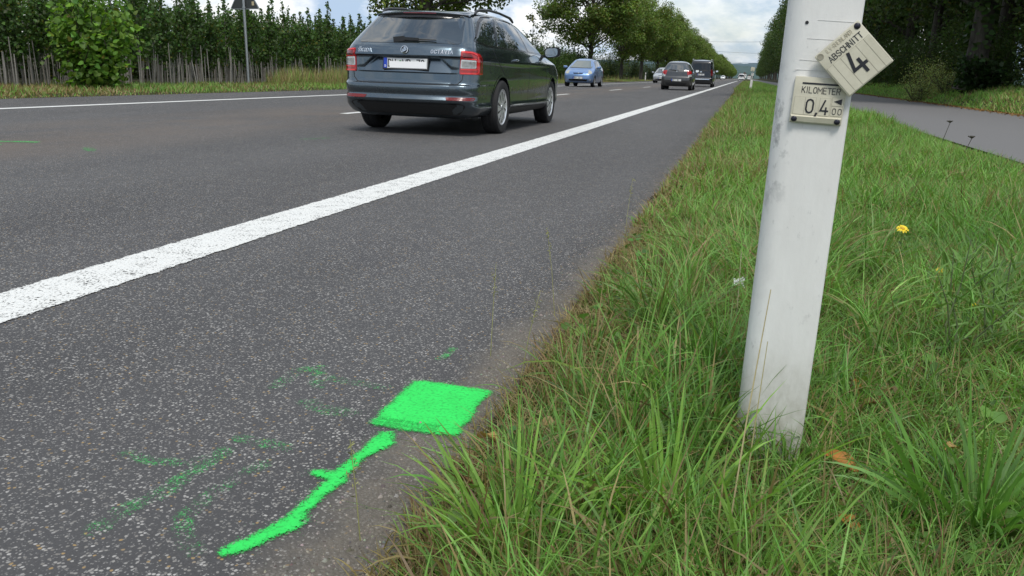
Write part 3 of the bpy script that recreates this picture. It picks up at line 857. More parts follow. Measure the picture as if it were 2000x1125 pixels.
G1, G2, G3 = np.array((.160, .322, .056)), np.array((.236, .405, .080)), np.array((.108, .248, .062))
TAN, BRN = np.array((.36, .29, .13)), np.array((.20, .13, .06))
def gcols(x, y, dry, brn=None):
    n = len(x)
    m = vnoise(x, y, 1.7, 6)[:, None]; m2 = vnoise(x, y, .45, 7)[:, None]
    c = G1 * (1 - m) + G2 * m
    c = c * (1 - .45 * m2) + G3 * .45 * m2
    c = c * (1 + .22 * rng.normal(size=(n, 1))) * (1 + .06 * rng.normal(size=(n, 3)))
    k = rng.random(n) < dry
    c[k] = (TAN * rng.uniform(.6, 1.15, (k.sum(), 1))) * .9 + BRN * .1
    kb = rng.random(n) < dry * .25
    c[kb] = BRN * rng.uniform(.6, 1.3, (kb.sum(), 1))
    yl = (rng.random(n) < .06) & ~k
    c[yl] = c[yl] * .45 + np.array((.24, .24, .06)) * .55
    return np.c_[np.clip(c, .005, .8), np.ones(n)]

def edge_dry(x, y):
    e = np.exp(-np.clip(x - ROAD_R, 0, 9) / (.15 + .008 * y)) * .62
    return np.clip(e + .12 + .8 * np.clip(vnoise(x, y, 1.3, 8) - .58, 0, 1), 0, .85)

POST = (.107, 1.655)
def keep_out(x, y):
    return ~((np.abs(x - POST[0]) < .062) & (np.abs(y - POST[1]) < .05))

# A: near turf - a short thick mat and tufts
def near_grass():
    # mat
    n = 70000
    y = .72 + (4.4 - .72) * rng.random(n) ** 1.25
    x = ROAD_R + .015 * rng.normal(size=n) + (y * .45 + .9 - ROAD_R) * rng.random(n) ** 1.15
    k = keep_out(x, y) & (x < PATH_N); x, y = x[k], y[k]; n = len(x)
    dry = edge_dry(x, y) * 1.15 + .08
    c = gcols(x, y, dry)
    Ln = rng.uniform(.05, .13, n) * (.55 + .75 * np.clip((x - ROAD_R) / .35, 0, 1))
    blades('grass', np.c_[x, y], gz(x, y) - .004, Ln, rng.uniform(.0015, .0036, n), rng.uniform(0, 6.28, n), rng.uniform(.05, .8, n), rng.uniform(.1, 1.5, n), c, 4, M['grass'])
    # dead litter lying flat
    n = 9000
    y = .72 + 3.4 * rng.random(n) ** 1.2; x = ROAD_R + .05 + (y * .45 + .9 - ROAD_R) * rng.random(n) ** 1.1
    k = keep_out(x, y) & (x < PATH_N); x, y = x[k], y[k]; n = len(x)
    c = np.c_[(TAN[None] * .8 * rng.uniform(.4, 1.1, (n, 1)) + BRN * .25), np.ones(n)]
    blades('dead_grass', np.c_[x, y], gz(x, y) + rng.uniform(.002, .03, n), rng.uniform(.04, .16, n), rng.uniform(.0015, .0035, n), rng.uniform(0, 6.28, n), rng.uniform(1.2, 1.6, n), rng.uniform(-.3, .3, n), c, 3, M['straw'])
    # tufts
    nt_ = 620
    ty = .75 + 3.9 * rng.random(nt_) ** 1.15
    tx = ROAD_R + .07 + (ty * .45 + .8 - ROAD_R) * rng.random(nt_) ** 1.1
    vig = .35 + .9 * vnoise(tx, ty, 1.1, 9)
    vig *= np.clip(.28 + (tx - ROAD_R) / .42, .36, 1.0)
    vig *= np.where(tx > .28 + .08 * ty, .74, 1.0)
    per = (rng.integers(26, 62, nt_) * np.clip(vig, .5, 1.3)).astype(int)
    i = np.repeat(np.arange(nt_), per); n = len(i)
    a = rng.uniform(0, 6.28, n); rr = np.abs(rng.normal(size=n)) * .035
    x = tx[i] + np.cos(a) * rr; y = ty[i] + np.sin(a) * rr
    la = rng.uniform(0, 6.28, nt_)[i]
    az = np.where(rng.random(n) < .55, a, la + rng.normal(size=n) * .6)
    k = keep_out(x, y) & (x > ROAD_R - .02) & (x < PATH_N); i, x, y, az = i[k], x[k], y[k], az[k]; n = len(x)
    Ln = vig[i] * rng.uniform(.13, .34, n)
    tw_ = rng.uniform(.7, 1.35, nt_)[i]
    hue = rng.uniform(.78, 1.25, nt_)[i][:, None]
    c = gcols(tx[i], ty[i], edge_dry(x, y) * .85); c[:, :3] *= hue
    blades('grass', np.c_[x, y], gz(x, y) - .004, Ln, rng.uniform(.0023, .0050, n) * tw_, az, rng.uniform(.02, .42, n), rng.uniform(.25, 1.9, n), c, 5, M['grass'])
near_grass()

def mid_grass():
    n = 70000
    y = 4.2 + 10.3 * rng.random(n) ** 1.35
    x = ROAD_R - .01 + (PATH_N - ROAD_R + .03) * rng.random(n)
    c = gcols(x, y, edge_dry(x, y) * .9)
    hv = .5 + .9 * vnoise(x, y, 1.4, 10)
    Ln = rng.uniform(.08, .24, n) * hv * np.clip(.5 + (x - ROAD_R) / .5, .5, 1) * np.clip(.22 + (PATH_N - x) / .7, .22, 1)
    blades('grass', np.c_[x, y], gz(x, y) - .005, Ln, rng.uniform(.004, .008, n), rng.uniform(0, 6.28, n), rng.uniform(.02, .6, n), rng.uniform(.2, 1.5, n), c, 3, M['grass'])
    n = 64000
    y = 14 + 36 * rng.random(n) ** 1.3
    x = ROAD_R - .02 + (PATH_N - ROAD_R + .03) * rng.random(n)
    c = gcols(x, y, edge_dry(x, y) * .75)
    hv = .5 + .9 * vnoise(x, y, 1.0, 11)
    Ln = rng.uniform(.12, .30, n) * hv * np.clip(.5 + (x - ROAD_R) / .6, .5, 1) * np.clip(.3 + (PATH_N - x) / .7, .3, 1)
    blades('grass', np.c_[x, y], gz(x, y) - .005, Ln, rng.uniform(.008, .016, n), rng.uniform(0, 6.28, n), rng.uniform(.02, .5, n), rng.uniform(.2, 1.3, n), c, 2, M['grass'])
    n = 42000
    y = 48 + 150 * rng.random(n) ** 1.6
    x = ROAD_R - .02 + (PATH_N - ROAD_R + .03) * rng.random(n)
    c = gcols(x, y, edge_dry(x, y) * .6)
    blades('grass', np.c_[x, y], gz(x, y) - .005, rng.uniform(.15, .38, n), rng.uniform(.02, .05, n), rng.uniform(0, 6.28, n), rng.uniform(.02, .5, n), rng.uniform(.2, 1.0, n), c, 1, M['grass'])
mid_grass()

def bank_grass():
    n = 46000
    y = 17 + 75 * rng.random(n) ** 1.5
    x = PATH_F - .02 + 4.2 * rng.random(n) ** 1.6
    c = gcols(x, y, .10 + .25 * (vnoise(x, y, .7, 12) > .6)); c[:, :3] *= 1.25
    blades('bank_grass', np.c_[x, y], gz(x, y) - .01, rng.uniform(.10, .30, n) * np.clip(.5 + (x - PATH_F), .5, 1.2), rng.uniform(.012, .026, n), rng.uniform(0, 6.28, n), rng.uniform(.02, .6, n), rng.uniform(.2, 1.3, n), c, 2, M['grass'])
    n = 9000
    y = 38 + 30 * rng.random(n); x = 11 + 12 * rng.random(n)
    c = gcols(x, y, .25)
    blades('bank_grass', np.c_[x, y], gz(x, y) - .01, rng.uniform(.1, .25, n), rng.uniform(.02, .04, n), rng.uniform(0, 6.28, n), rng.uniform(.02, .6, n), rng.uniform(.2, 1.0, n), c, 1, M['grass'])
bank_grass()

def far_grass():
    n = 62000
    y = 9 + 110 * rng.random(n) ** 1.7
    x = ROAD_L + .02 - 3.3 * rng.random(n) ** .9
    dry = np.clip(.30 + .9 * (vnoise(x, y, .28, 13) - .35), .05, .9)
    c = gcols(x, y, dry); c[:, :3] *= 1.12
    Ln = rng.uniform(.06, .17, n) * np.clip(.45 + (ROAD_L - x) / 1.2, .45, 1.2)
    blades('far_verge_grass', np.c_[x, y], gz(x, y) - .01, Ln, rng.uniform(.010, .022, n), rng.uniform(0, 6.28, n), rng.uniform(.02, .5, n), rng.uniform(.1, 1.2, n), c, 2, M['grass'])
    n = 9000                                  # tall dry straw before the stakes
    y = np.where(rng.random(n) < .85, rng.uniform(24.5, 38, n), rng.uniform(38, 120, n))
    x = -13.75 - .7 * rng.random(n)
    c = np.c_[TAN[None] * rng.uniform(.6, 1.2, (n, 1)), np.ones(n)]
    g = rng.random(n) < .3; c[g, :3] = G2 * rng.uniform(.7, 1.2, (g.sum(), 1))
    blades('dry_tall_grass', np.c_[x, y], gz(x, y) - .01, rng.uniform(.25, .85, n) * (.55 + .6 * vnoise(x, y, .5, 14)), rng.uniform(.008, .016, n), rng.uniform(0, 6.28, n), rng.uniform(.0, .3, n), rng.uniform(.0, .6, n), c, 2, M['straw'])
far_grass()

# low broad-leaved ground cover between the blades
n = 5200
y = .8 + 5.2 * rng.random(n) ** 1.3; x = ROAD_R + .05 + (y * .42 + .8 - ROAD_R) * rng.random(n) ** .9
k = keep_out(x, y) & (x < PATH_N) & (vnoise(x, y, 2.1, 15) > .42); x, y = x[k], y[k]; n = len(x)
C = np.c_[x, y, gz(x, y) + rng.uniform(.015, .075, n)]
Vv, ff, cc = leaf_cloud(C, .022, rng, leaf_cols(n, rng, (.115, .215, .045), .25, .06, (.30, .22, .09)), up=1.2, round_=True, jit=.5)
o = link('ground_cover', np_mesh('ground_cover', Vv, ff, {'col': cc}), M['grass']); o['kind'] = 'stuff'

# leaf litter along the far edge of the path
n = 2600
y = 20 + 60 * rng.random(n) ** 1.4; x = PATH_F + .02 - np.abs(rng.normal(size=n)) * .22
C = np.c_[x, y, np.full(n, .058) + rng.uniform(0, .02, n)]
k = rng.random(n)[:, None]
cl = np.c_[np.array((.30, .17, .05)) * k + np.array((.16, .085, .035)) * (1 - k), np.ones(n)]
Vv, ff, cc = leaf_cloud(C, .075, rng, cl, up=2.0)
o = link('leaf_litter', np_mesh('leaf_litter', Vv, ff, {'col': cc}), M['straw']); o['kind'] = 'stuff'
# ------------------------------------------------------------------ stroke lettering
GL = {
 'A': [[(0, 0), (.3, 1), (.6, 0)], [(.12, .34), (.48, .34)]],
 'B': [[(.34, .53), (0, .53), (0, 1), (.32, 1), (.48, .9), (.48, .64), (.34, .53), (.52, .42), (.54, .14), (.36, 0), (0, 0), (0, .53)]],
 'C': [[(.55, .82), (.44, .97), (.2, .99), (.04, .8), (0, .5), (.04, .2), (.2, .01), (.44, .03), (.55, .18)]],
 'D': [[(0, 0), (0, 1), (.26, 1), (.46, .88), (.54, .6), (.54, .4), (.46, .12), (.26, 0), (0, 0)]],
 'E': [[(.5, 1), (0, 1), (0, 0), (.5, 0)], [(0, .52), (.42, .52)]],
 'H': [[(0, 0), (0, 1)], [(.54, 0), (.54, 1)], [(0, .52), (.54, .52)]],
 'I': [[(.12, 0), (.12, 1)]],
 'K': [[(0, 0), (0, 1)], [(.52, 1), (.02, .42)], [(.17, .56), (.54, 0)]],
 'L': [[(0, 1), (0, 0), (.48, 0)]],
 'M': [[(0, 0), (0, 1), (.34, .38), (.68, 1), (.68, 0)]],
 'N': [[(0, 0), (0, 1), (.54, 0), (.54, 1)]],
 'O': [[(.28, 0), (.1, .07), (.01, .3), (.01, .7), (.1, .93), (.28, 1), (.46, .93), (.55, .7), (.55, .3), (.46, .07), (.28, 0)]],
 'P': [[(0, 0), (0, 1), (.36, 1), (.53, .9), (.53, .58), (.36, .47), (0, .47)]],
 'R': [[(0, 0), (0, 1), (.36, 1), (.53, .9), (.53, .6), (.36, .5), (0, .5)], [(.3, .5), (.54, 0)]],
 'S': [[(.52, .84), (.4, .98), (.16, .98), (.02, .84), (.03, .66), (.16, .55), (.4, .45), (.53, .32), (.53, .14), (.4, .01), (.14, .01), (0, .16)]],
 'T': [[(0, 1), (.56, 1)], [(.28, 1), (.28, 0)]],
 'V': [[(0, 1), (.3, 0), (.6, 1)]],
 '0': [[(.28, 0), (.1, .07), (.02, .26), (.02, .74), (.1, .93), (.28, 1), (.46, .93), (.54, .74), (.54, .26), (.46, .07), (.28, 0)]],
 '4': [[(.30, 1), (.02, .24), (.58, .24)], [(.43, .46), (.43, 0)]],
 '7': [[(0, 1), (.52, 1), (.2, 0)]],
 '-': [[(.05, .48), (.4, .48)]],
 '(': [[(.25, 1.08), (.08, .8), (.04, .5), (.08, .2), (.25, -.08)]],
 ')': [[(.05, 1.08), (.22, .8), (.26, .5), (.22, .2), (.05, -.08)]],
 ',': [[(.10, .08), (.02, -.16)]],
 ' ': [],
}
GW = {'M': .68, 'I': .24, '-': .45, '(': .3, ')': .3, ',': .15, ' ': .4, 'A': .6, 'V': .6}

def ribbon(mb, pts, wd, z0, z1):
    P = [Vector(p) for p in pts]
    closed = (P[0] - P[-1]).length < 1e-6
    n = len(P) - (1 if closed else 0)
    Ls, Rs = [], []
    for i in range(n):
        a = P[(i - 1) % n] if (closed or i > 0) else None
        b = P[(i + 1) % n] if (closed or i < n - 1) else None
        p = P[i]
        d1 = (p - a).normalized() if a is not None else None
        d2 = (b - p).normalized() if b is not None else None
        if d1 is None: d1 = d2
        if d2 is None: d2 = d1
        m = (d1 + d2)
        m = m.normalized() if m.length > .05 else d1
        nn = Vector((-m.y, m.x)); k = 1 / max(.45, nn.dot(Vector((-d1.y, d1.x))))
        e = Vector((0, 0))
        if a is None: e = -d2 * wd * .5
        if b is None: e = d1 * wd * .5
        Ls.append(p + e + nn * wd * .5 * k); Rs.append(p + e - nn * wd * .5 * k)
    vs = [(q.x, q.y, z0) for q in Ls] + [(q.x, q.y, z0) for q in Rs] + [(q.x, q.y, z1) for q in Ls] + [(q.x, q.y, z1) for q in Rs]
    fs = []
    for i in range(n if closed else n - 1):
        j = (i + 1) % n
        fs += [(2 * n + i, 3 * n + i, 3 * n + j, 2 * n + j), (i, 2 * n + i, 2 * n + j, j), (n + i, n + j, 3 * n + j, 3 * n + i)]
    if not closed:
        fs += [(0, n, 3 * n, 2 * n), (n - 1, 3 * n - 1, 4 * n - 1, 2 * n - 1)]
    mb.add(vs, fs)

def text_mb(txt, h, wd, z0=0.0, z1=.0004, gap=.22, sx=1.0, x0=0.0, y0=0.0, center=False):
    tot = sum((GW.get(c, .55) + gap) * h * sx for c in txt) - gap * h * sx
    x = x0 - (tot / 2 if center else 0)
    mb = MB(); k = 0
    for c in txt:
        for st in GL[c]:
            k += 1
            ribbon(mb, [(x + px * h * sx, y0 + py * h) for px, py in st], wd, z0, z1 + k * .00001)
        x += (GW.get(c, .55) + gap) * h * sx
    return mb

# ------------------------------------------------------------------ the white marker post
def post_white():
    t = NT('post_plastic')
    o = t.obj()
    a = t.noise(14, 6, .65, t.scale(o, 1, 1, .25)); b = t.noise(60, 5, .7, t.scale(o, 1, 1, .5)); s_ = t.noise(7, 5, .7, o)
    sx = t.n('ShaderNodeSeparateXYZ'); t.l(o, sx.inputs[0])
    c = t.mix(t.ramp(a.outputs['Fac'], [(.35, 0), (.7, 1)]).outputs[0], (.75, .745, .715), (.66, .65, .62))
    sc_ = t.ramp(b.outputs['Fac'], [(.60, 0), (.72, .5)])
    c = t.mix(t.math('MULTIPLY', sc_.outputs[0], t.ramp(s_.outputs['Fac'], [(.45, 0), (.6, 1)]).outputs[0]), c, (.22, .22, .21))
    # mud splash and grass stain near the soil
    low = t.ramp(t.math('ADD', sx.outputs[2], t.math('MULTIPLY', s_.outputs['Fac'], .16)), [(.12, .95), (.36, 0)])
    c = t.mix(t.math('MULTIPLY', low.outputs[0], t.ramp(b.outputs['Fac'], [(.3, .35), (.62, 1)]).outputs[0]), c, (.33, .31, .25))
    # dark rubbed scuffs on the rounded road-side edge
    ed = t.ramp(sx.outputs[0], [(.0, 1), (.045, 0)])
    ed.color_ramp.elements[0].position = .0
    st = t.noise(46, 5, .7, t.scale(o, .7, .7, .55))
    xm = t.math('MULTIPLY', t.ramp(t.math('ADD', sx.outputs[0], .062), [(.0, 1), (.030, .5), (.040, 0)]).outputs[0], t.ramp(st.outputs['Fac'], [(.52, 0), (.66, .75)]).outputs[0])
    up = t.ramp(sx.outputs[2], [(.50, .12), (.58, 1), (.70, 1), (.78, .0)])
    c = t.mix(t.math('MULTIPLY', xm, up.outputs[0]), c, (.13, .135, .14))
    t.set(Base_Color=c, Roughness=.42)
    t.bump(b.outputs['Fac'], .0006)
    return t.m
M['post'] = post_white()
M['reflector'] = plain('white_reflector', (.6, .6, .58), .2, 0, .05, 200)

post = empty('marker_post', (.107, 1.655, 0)); post.rotation_euler = (R(-.3), R(.95), R(-3))
tag(post, 'tall white plastic roadside post standing in the grass, carrying two cream plates', 'marker post')
# plan outline: flat front (towards -y), round road-side corner, hollow triangle-like body
def outline(wd=.124, dp=.105):
    h = wd / 2; pts = []
    for k in range(9):                                     # rounded left corner
        q = math.pi + k / 8 * math.pi / 2
        pts.append((-h + .036 + .036 * math.cos(q), -dp / 2 + .036 + .036 * math.sin(q) * 1.0))
    for k in range(4):
        q = 1.5 * math.pi + k / 3 * math.pi / 2
        pts.append((h - .006 + .006 * math.cos(q), -dp / 2 + .006 + .006 * math.sin(q)))
    for k in range(7):
        q = k / 6 * math.pi
        pts.append((.004 + (h - .022) * math.cos(q), dp / 2 - .03 + .03 * math.sin(q)))
    return pts
ol = outline()
def post_part(name, z0, z1, mat, slope=0.0, off=0.0):
    n = len(ol); k = 5
    vs = []
    for i in range(k + 1):
        for x, y in ol:
            s = 1 + off
            z = z0 + (z1 - z0) * i / k
            if slope and i == k: z -= slope * (y + .05)
            vs.append((x * s, y * s, z))
    fs = [(i * n + j, i * n + (j + 1) % n, (i + 1) * n + (j + 1) % n, (i + 1) * n + j) for i in range(k) for j in range(n)]
    fs += [tuple(range(n - 1, -1, -1)), tuple(range(k * n, k * n + n))]
    return MB().add(vs, fs).build(name, mat, post, smooth=35)
body = post_part('post_body', -.12, .885, M['post'])
post_part('black_band', .885, 1.0, M['black'])
post_part('post_top', 1.0, 1.06, M['post'], slope=.35)
MB().box((.0, -.0535, .945), (.05, .004, .085)).build('reflector', M['reflector'], post)
FY = -.105 / 2                                            # front face
# screw hole left by a missing screw and scribe lines
mb = MB().lathe([(.0, -.0012), (.0026, -.0012), (.003, -.0002)], 14, 'Y', (-.026, FY, .8385)); mb.build('screw_hole', M['black'], post)
M['scribe'] = plain('scribe_line', (.57, .565, .545), .8)
for x0, z0, l, a in [(.022, .842, .062, 2.0), (.0, .812, .045, 1.2), (-.005, .776, .05, 2.4), (-.012, .76, .05, 1.0)]:
    MB().box((x0, FY - .0003, z0), (l, .0005, .0007), 0, R(a)).build('scribe_line', M['scribe'], post)

# ------------------------------------------------------------------ plates
def cream():
    t = NT('cream_plate')
    o = t.obj()
    a = t.noise(45, 6, .65, o); b = t.noise(300, 4, .7, o)
    c = t.mix(t.ramp(a.outputs['Fac'], [(.35, 0), (.7, 1)]).outputs[0], (.60, .57, .45), (.53, .50, .385))
    c = t.mix(t.ramp(b.outputs['Fac'], [(.66, 0), (.78, .5)]).outputs[0], c, (.30, .28, .22))
    t.set(Base_Color=c, Roughness=.42)
    t.bump(b.outputs['Fac'], .0002)
    return t.m
M['cream'] = cream()
M['ink'] = plain('black_ink', (.014, .015, .02), .45)
M['screw'] = plain('black_screw', (.02, .02, .03), .3, .3)
M['emboss'] = plain('embossed_cream', (.50, .45, .33), .6)
M['groove'] = plain('groove', (.30, .28, .215), .8)

def plate_base(label, W, Hh, T):
    """local plane: x right, y up, z towards the viewer"""
    p = empty('number_plate_sign'); tag(p, label, 'sign', 'cream plates on the white post')
    me = MB().box((0, 0, T / 2), (W, Hh, T)).mesh('plate_body')
    bevel_mesh(me, .0022, 2)
    link('plate_body', me, M['cream'], p)
    return p
def place_plate(p, x, z, depth, roll, yaw=0.0):
    # stand it upright on the post's front face
    B = post.matrix_basis
    m = B @ Matrix.Translation((x, FY - depth, z)) @ Matrix.Rotation(R(yaw), 4, 'Z') @ Matrix.Rotation(R(90), 4, 'X') @ Matrix.Rotation(R(roll), 4, 'Z')
    p.matrix_basis = m

def card(p, x0, y0, x1, y1, z, name='number_card', t=.0007):
    me = MB().box(((x0 + x1) / 2, (y0 + y1) / 2, z + t / 2), (x1 - x0, y1 - y0, t)).mesh(name)
    g = MB()
    e = .00035
    for (a, b, c, d) in ((x0 - e, y0 - e, x1 + e, y0), (x0 - e, y1, x1 + e, y1 + e), (x0 - e, y0, x0, y1), (x1, y0, x1 + e, y1)):
        g.box(((a + c) / 2, (b + d) / 2, z + .0001), (c - a, d - b, .0003))
    o = link(name, me, M['cream'], p)
    g.build('joint', M['groove'], o)
    return o
def screw(p, x, y, z, r=.0052, dome=True, name='screw'):
    pr = [(0, .0024), (r * .5, .0022), (r * .85, .0014), (r, .0002), (r * 1.02, -.0004)] if dome else [(0, .0001), (r * .7, .0001), (r * .75, .0006), (r, .0006), (r * 1.05, -.0002)]
    mb = MB().lathe([(q, -a) for q, a in pr], 18, 'Y')
    mb.v = [(v[0] + x, v[2] + y, -v[1] + z) for v in mb.v]
    return mb.build(name, M['screw'] if dome else M['groove'], p, smooth=50)

# lower plate: KILOMETER 0,4 00
W1, H1, T1 = .0862, .0785, .0075
km = plate_base('lower square cream plate with the word KILOMETER and the number 0,4', W1, H1, T1)
mb = MB().add([(-W1 / 2 + .001, -H1 / 2 + .001, T1), (W1 / 2 - .001, -H1 / 2 + .001, T1), (W1 / 2 - .001, -H1 / 2 + .013, T1), (-W1 / 2 + .001, -H1 / 2 + .013, T1),
               (-W1 / 2 + .002, -H1 / 2 + .0025, T1 + .0016), (W1 / 2 - .002, -H1 / 2 + .0025, T1 + .0016), (W1 / 2 - .002, -H1 / 2 + .011, T1 + .0042), (-W1 / 2 + .002, -H1 / 2 + .011, T1 + .0042)],
              [(4, 5, 6, 7), (0, 1, 5, 4), (1, 2, 6, 5), (2, 3, 7, 6), (3, 0, 4, 7)])
mb.build('bottom_ledge', M['cream'], km)
for sx in (-1, 1): screw(km, sx * (W1 / 2 - .0075), -H1 / 2 + .0065, T1 + .0030, .0051)
z = T1 + .0002
MB().box((.004, H1 / 2 - .011, z + .0002), (.068, .0028, .0005)).build('black_bar', M['ink'], km)
text_mb('KILOMETER', .0098, .0011, z, z + .0003, gap=.20, x0=.002, y0=.0125, center=True).build('word', M['ink'], km)
card(km, -.039, -.0245, -.0215, .005, T1)
c = card(km, -.0210, -.0245, -.0035, .005, T1); text_mb('0', .0225, .0027, z + .0008, z + .0011, sx=.95, x0=-.0188, y0=-.0210).build('digit', M['ink'], c)
text_mb(',', .026, .0032, z + .0009, z + .0012, x0=-.0030, y0=-.0235).build('comma', M['ink'], km)
c = card(km, .0030, -.0245, .0205, .005, T1); text_mb('4', .0225, .0027, z + .0008, z + .0011, sx=.95, x0=.0050, y0=-.0215).build('digit', M['ink'], c)
c = card(km, .0228, -.0065, .0410, .0075, T1, 'arrow_card')
MB().prism([(.0256, .0008), (.0385, .0060), (.0385, -.0046)], z + .0008, z + .0011).build('arrow', M['ink'], c)
c = card(km, .0228, -.0235, .0410, -.0078, T1); text_mb('00', .0100, .0010, z + .0008, z + .0011, gap=.38, x0=.0252, y0=-.0208).build('digit', M['ink'], c)
place_plate(km, .0090, .7095, .0004, -1.2)

# upper plate, hanging by one screw, turned: ABSCHNITT 4
W2, H2, T2 = .0875, .0905, .0085
ab = plate_base('tilted diamond-hung cream plate with the word ABSCHNITT and a bold 4', W2, H2, T2)
z = T2 + .0002
screw(ab, W2 / 2 - .0072, H2 / 2 - .0072, T2, .0054)
screw(ab, -W2 / 2 + .0072, H2 / 2 - .0072, T2, .0054, False, 'screw_socket')
rim = MB()
for q in range(20):
    pass
text_mb('(LV-RHEINLAND)', .0068, .0005, z - .0001, z + .0003, gap=.16, sx=.82, x0=0, y0=H2 / 2 - .0105, center=True).build('embossed_word', M['emboss'], ab)
text_mb('ABSCHNITT', .0098, .0013, z, z + .0003, gap=.22, x0=.002, y0=H2 / 2 - .0265, center=True).build('word', M['ink'], ab)
xs = [-.0415, -.0300, -.0150, .0150, .0300, .0415]
for i in range(5):
    c = card(ab, xs[i] + .0004, -H2 / 2 + .002, xs[i + 1] - .0004, H2 / 2 - .0305, T2)
    if i == 2:
        mb = MB()
        ribbon(mb, [(-.002, .0115), (-.0105, -.0165), (.0115, -.0165)], .0055, z + .0008, z + .0012)
        ribbon(mb, [(.0050, -.0060), (.0050, -.0285)], .0055, z + .0008, z + .0013)
        mb.build('digit', M['ink'], c)
place_plate(ab, .0555, .7815, .0125, 45.6)

# ------------------------------------------------------------------ the other marker posts down the road
def small_post(name, loc, lean, label, plate=False):
    t = empty(name, loc); t.rotation_euler = (0, R(lean), 0); tag(t, label, 'marker post')
    pr = [(-.06, -.05), (.06, -.05), (.065, .0), (.03, .05), (-.03, .05), (-.065, .0)]
    MB().prism(pr, -.1, .70).build('post_body', M['post'], t)
    MB().prism([(x * .97, y * .97) for x, y in pr], .70, .90).build('black_band', M['black'], t)
    MB().prism(pr, .90, 1.05).build('post_top', M['post'], t)
    MB().box((0, -.052, .80), (.05, .006, .16)).build('reflector', M['reflector'], t)
    return t
p2 = small_post('marker_post', (.30, 50.0, 0), 2.5, 'small leaning white marker post far down the grass verge')
small_post('marker_post', (-12.35, 113.0, 0), 0, 'far white marker post with a black band beside the oncoming traffic')
sp = empty('number_plate_sign', (.33, 49.93, 1.14)); tag(sp, 'tiny pale plate standing on the leaning far marker post', 'sign')
me = MB().box((0, 0, .10), (.20, .012, .22), 0, R(8)).mesh('plate_body'); bevel_mesh(me, .01, 2); link('plate_body', me, M['cream'], sp)
MB().box((0, 0, -.05), (.03, .02, .2)).build('bracket', M['steel'], sp)

# ------------------------------------------------------------------ warning sign seen from behind
sg = empty('road_sign', (-14.2, 23.2, 0)); sg.rotation_euler = (0, R(-1.3), R(0)); tag(sg, 'back of a triangular road sign on a grey steel pole by the far verge', 'road sign')
MB().tube([(0, 0, -.2), (0, 0, 1.5), (0, 0, 3.15)], .038, 12).build('pole', M['steel'], sg, smooth=50)
M['signback'] = plain('sign_back', (.045, .05, .05), .55, .3)
tri = [(-.42, 0), (.42, 0), (.445, .035), (.03, .745), (-.03, .745), (-.445, .035)]
mb = MB().prism(tri, -.003, .003); mb.v = [(x, -z + .05, y + 2.22) for x, y, z in mb.v]; mb.build('sign_panel', M['signback'], sg)
M['sign_white'] = plain('sign_white', (.7, .7, .68), .4)
mb = MB()
ribbon(mb, [(a, b) for a, b in tri] + [tri[0]], .022, -.012, .012)
mb.v = [(x, -z + .05, y + 2.22) for x, y, z in mb.v]; mb.build('sign_rim', M['steel'], sg)
for zz in (2.26, 2.62): MB().lathe([(.043, -.02), (.05, -.02), (.05, .02), (.043, .02)], 14, 'Z', (0, 0, zz)).build('clamp', M['steel'], sg)
MB().box((.27, .044, 2.37), (.075, .003, .11)).build('sticker', plain('sticker', (.42, .36, .22), .5), sg)

# ------------------------------------------------------------------ single plants and litter in the verge
def vary(c, n, v=.15): return np.c_[np.clip(np.array(c)[None] * (1 + v * rng.normal(size=(n, 1))), .004, .9), np.ones(n)]
def tuft(loc, n, L0, L1, wdt, c, label, spread=.05, leanmax=.6):
    a = rng.uniform(0, 6.28, n)
    xy = np.stack([np.cos(a), np.sin(a)], 1) * (np.abs(rng.normal(size=(n, 1))) * spread)
    o = blades('grass_tussock', xy, np.zeros(n), rng.uniform(L0, L1, n), rng.uniform(wdt * .6, wdt * 1.25, n), a, rng.uniform(.02, leanmax, n), rng.uniform(.2, 1.5, n), vary(c, n, .2), 7, M['grass'], None)
    o.location = (loc[0], loc[1], float(gz(loc[0], loc[1])))
    return tag(o, label, 'grass tussock')
ts = empty('grass_tussock', (.435, 1.42, float(gz(.435, 1.42))))
tag(ts, 'big fresh green grass tussock with wide blades in the bottom right corner', 'grass tussock')
for k in range(110):
    a = rng.uniform(0, 6.28); q = abs(rng.normal()) * .045
    b_ = blades('blade', np.array([[math.cos(a) * q, math.sin(a) * q]]), np.zeros(1), rng.uniform(.16, .36, 1), rng.uniform(.0048, .010, 1), np.array([a]), rng.uniform(.02, .75, 1), rng.uniform(.2, 1.5, 1), vary((.125, .27, .05), 1, .2), 7, M['grass'], None)
    b_.parent = ts
tuft((-.06, 1.30), 90, .14, .30, .0062, (.19, .35, .055), 'bright green tuft of long grass left of the post at the bottom edge', .06, .5)
tuft((.02, 1.99), 70, .14, .28, .0045, (.12, .25, .04), 'dense green tuft touching the left side of the white post', .05, .5)
tuft((.15, 1.575), 46, .07, .15, .0036, (.13, .27, .05), 'short green tuft hiding the right foot of the white post', .035, .5)
tuft((-.27, 1.13), 70, .13, .26, .0066, (.20, .36, .06), 'light green tuft of wide blades at the bottom edge nearest the asphalt', .045, .6)
tuft((.10, 1.14), 60, .12, .24, .0060, (.19, .34, .06), 'small light green tuft at the bottom edge beside the pale stalks', .045, .6)
